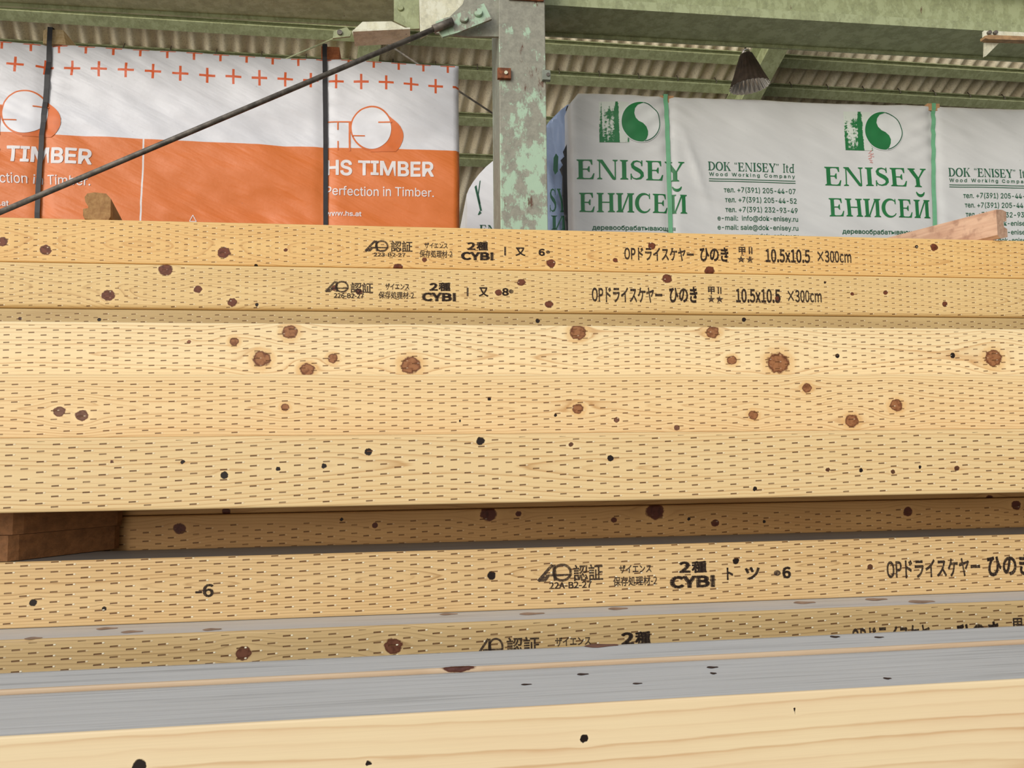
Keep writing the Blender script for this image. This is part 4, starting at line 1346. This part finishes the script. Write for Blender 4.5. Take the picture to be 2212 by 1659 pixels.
def stamp(key, name, items):
    o, fr, z0, z1 = BEAMS[key]
    shp = []
    for (t, x0, x1, yt, yb, bold) in items:
        a0, b1_, _ = fr.sz(x0, yt); _, b0_, _ = fr.sz(x0, yb); a1, _, _ = fr.sz(x1, yt)
        b0_ -= z0; b1_ -= z0
        if t == 'AQ': shp.append(aq(a0, b0_, a1, b1_))
        elif t == 'dot': shp.append(disc((a0 + a1) / 2, (b0_ + b1_) / 2, (a1 - a0) / 2, (b1_ - b0_) / 2, 16))
        elif t == 'bar': shp.append(rect(a0, b0_, a1, b1_))
        elif t == 'star':
            c = ((a0 + a1) / 2, (b0_ + b1_) / 2)
            for dx_ in (-.25, .25):
                shp.append(poly([(c[0] + dx_ * (a1 - a0) + (a1 - a0) * (.25 if i % 2 == 0 else .10) * math.sin(math.pi * i / 5), c[1] + (b1_ - b0_) * (.52 if i % 2 == 0 else .21) * math.cos(math.pi * i / 5)) for i in range(10)]))
        else: shp.append(box_fit(glyphs(t, CJK, bold), a0, b0_, a1, b1_))
    d = decal('stamp', join(*shp), INK, o, None, .0005)
    d['label'] = 'dark brown ink stamp'
    return d


stamp('b1', 's1', [('AQ', 789, 840, 519, 543, 0), ('認証', 844, 891, 520, 544, .020), ('223-B2-27', 807, 876, 545.5, 554, .040), ('ザイエンス', 917, 967, 524, 536.5, .030), ('保存処理材-2', 906, 977, 540, 556, .022),
                   ('2', 1009, 1027, 523, 540, .070), ('種', 1029, 1054, 522, 541, .050), ('CYBI', 995.5, 1066, 543.5, 562, .080), ('bar', 1089, 1093, 533, 552, 0), ('又', 1113, 1135, 534, 553, .050), ('6', 1163, 1177, 537, 553, .060), ('dot', 1179, 1188, 541, 548, 0)])
stamp('b1', 's2', [('OPドライスケヤー', 1348, 1498, 533, 562, .034), ('ひのき', 1511, 1573, 533, 565, .046), ('甲Ⅱ', 1595, 1625, 533, 550, .035), ('star', 1591, 1629, 552, 569, 0), ('10.5x10.5', 1653, 1749, 537, 567, .045), ('×300cm', 1765, 1838, 541, 567, .034)])
stamp('b2', 's3', [('AQ', 703, 754, 607, 631, 0), ('認証', 757, 806, 610, 633, .020), ('226-B2-27', 721, 786, 633, 644, .040), ('ザイエンス', 832, 884, 612, 626, .030), ('保存処理材-2', 818, 894, 629.5, 645, .022),
                   ('2', 927, 946, 611, 628, .070), ('種', 947, 973, 610, 629, .050), ('CYBI', 911, 985, 631.5, 651, .080), ('bar', 1008, 1012, 621.5, 640, 0), ('又', 1034, 1055, 620, 641, .050), ('8', 1084, 1099, 622, 639, .060), ('dot', 1099, 1109, 625, 634, 0)])
stamp('b2', 's4', [('OPドライスケヤー', 1278, 1430, 619, 653, .034), ('ひのき', 1445, 1506, 619, 654, .046), ('甲Ⅱ', 1529, 1558, 619, 636, .035), ('star', 1527, 1563, 638, 655, 0), ('10.5x10.5', 1589, 1685, 623, 654, .045), ('×300cm', 1701, 1774, 626, 653, .034)])
stamp('b6', 's5', [('AQ', 1162, 1236, 1220, 1257, 0), ('認証', 1238, 1302, 1220, 1256, .020), ('22A-B2-27', 1186, 1278, 1258, 1272.5, .040), ('ザイエンス', 1337, 1407, 1221, 1239, .030), ('保存処理材-2', 1324, 1419, 1246, 1267, .022),
                   ('2', 1466, 1491, 1213, 1238, .070), ('種', 1493, 1526, 1212, 1238, .050), ('CYBI', 1446, 1544, 1244.5, 1272, .080), ('ト', 1569, 1583, 1226, 1253, .050), ('ツ', 1608, 1641, 1225, 1253, .050), ('dot', 1671, 1686, 1232, 1244, 0), ('6', 1689, 1708, 1224, 1250, .060)])
stamp('b6', 's6', [('OPドライスケヤー', 1914, 2116, 1210, 1251, .034), ('ひのき', 2131, 2226, 1199, 1246, .046)])
stamp('b6', 's7', [('-6', 422, 462, 1262, 1291, .045)])
stamp('b7', 's8', [('AQ', 1030, 1088, 1380, 1418, 0), ('認証', 1094, 1165, 1377, 1414, .020), ('ザイエンス', 1199, 1276, 1377, 1397, .030), ('2', 1341, 1369, 1366, 1394, .070), ('種', 1371, 1405, 1364, 1394, .050)])
stamp('b7', 's9', [('OPドライスケヤー', 1839, 2030, 1355, 1400, .034), ('ひのき', 2066, 2158, 1345, 1396, .046), ('甲Ⅱ', 2187, 2228, 1335, 1360, .035)])

# two spacer sticks in the gap, and loose offcuts on top of the stack
z6 = BEAMS['b6'][3]; z5 = BEAMS['b5'][2]
gp_ = (z5 - z6 - .0012) / 2
SF = Frame(1.28, T)
s_r = SF.sz(14, 1200)[0]
for k_, lab in ((0, 'lower brown spacer stick resting on the stamped beam in the dark gap'), (1, 'upper brown spacer stick carrying the overhanging beam in the dark gap')):
    bm = bmesh.new(); j = .004 * k_; f0 = .003 + .004 * k_
    add_prism(bm, [(-.09 + j, f0), (j, f0), (.012 + j, f0 + .008), (.112 + j, .118), (.116 + j, .128), (.03 + j, .128)], Vector((1, 0, 0)), Vector((0, 1, 0)), Zu, Vector((0, 0, 0)), 0, gp_ - .0006)
    o = obj_bm('spacer_stick', bm, GAPW)
    SF.place(o, s_r, 0, z6 + .0004 + k_ * gp_)
    tag(o, lab, 'spacer', 'spacer sticks in the gap')
TOP = Frame(1.88, T)
z1b = BEAMS['b1'][3]
stick('timber_offcut', 'notched weathered timber end standing out against the orange cover', TOP, 181, 235, 414, 478, .5, OLDW, .22,
      [(.06, 0), (.92, 0), (1, .15), (1, .82), (.82, .99), (.40, 1.0), (.14, .94), (.04, .80), (.07, .62), (.17, .53), (.18, .40), (.0, .36), (.0, .12)], .004, 'loose offcuts on the top beam', 'timber offcut', z1b - .0004)
stick('timber_offcut', 'pale splintered board lying on the top beam in front of the green lettering', TOP, 2138, 2176, 455, 514, .5, PALEW, .38,
      [(.0, .10), (.25, 0), (1.0, .10), (1.0, .38), (.70, .42), (.66, .60), (.98, .64), (1.0, .96), (.6, 1.0), (.0, .96)], -.012, 'loose offcuts on the top beam', 'timber offcut', z1b - .0004)
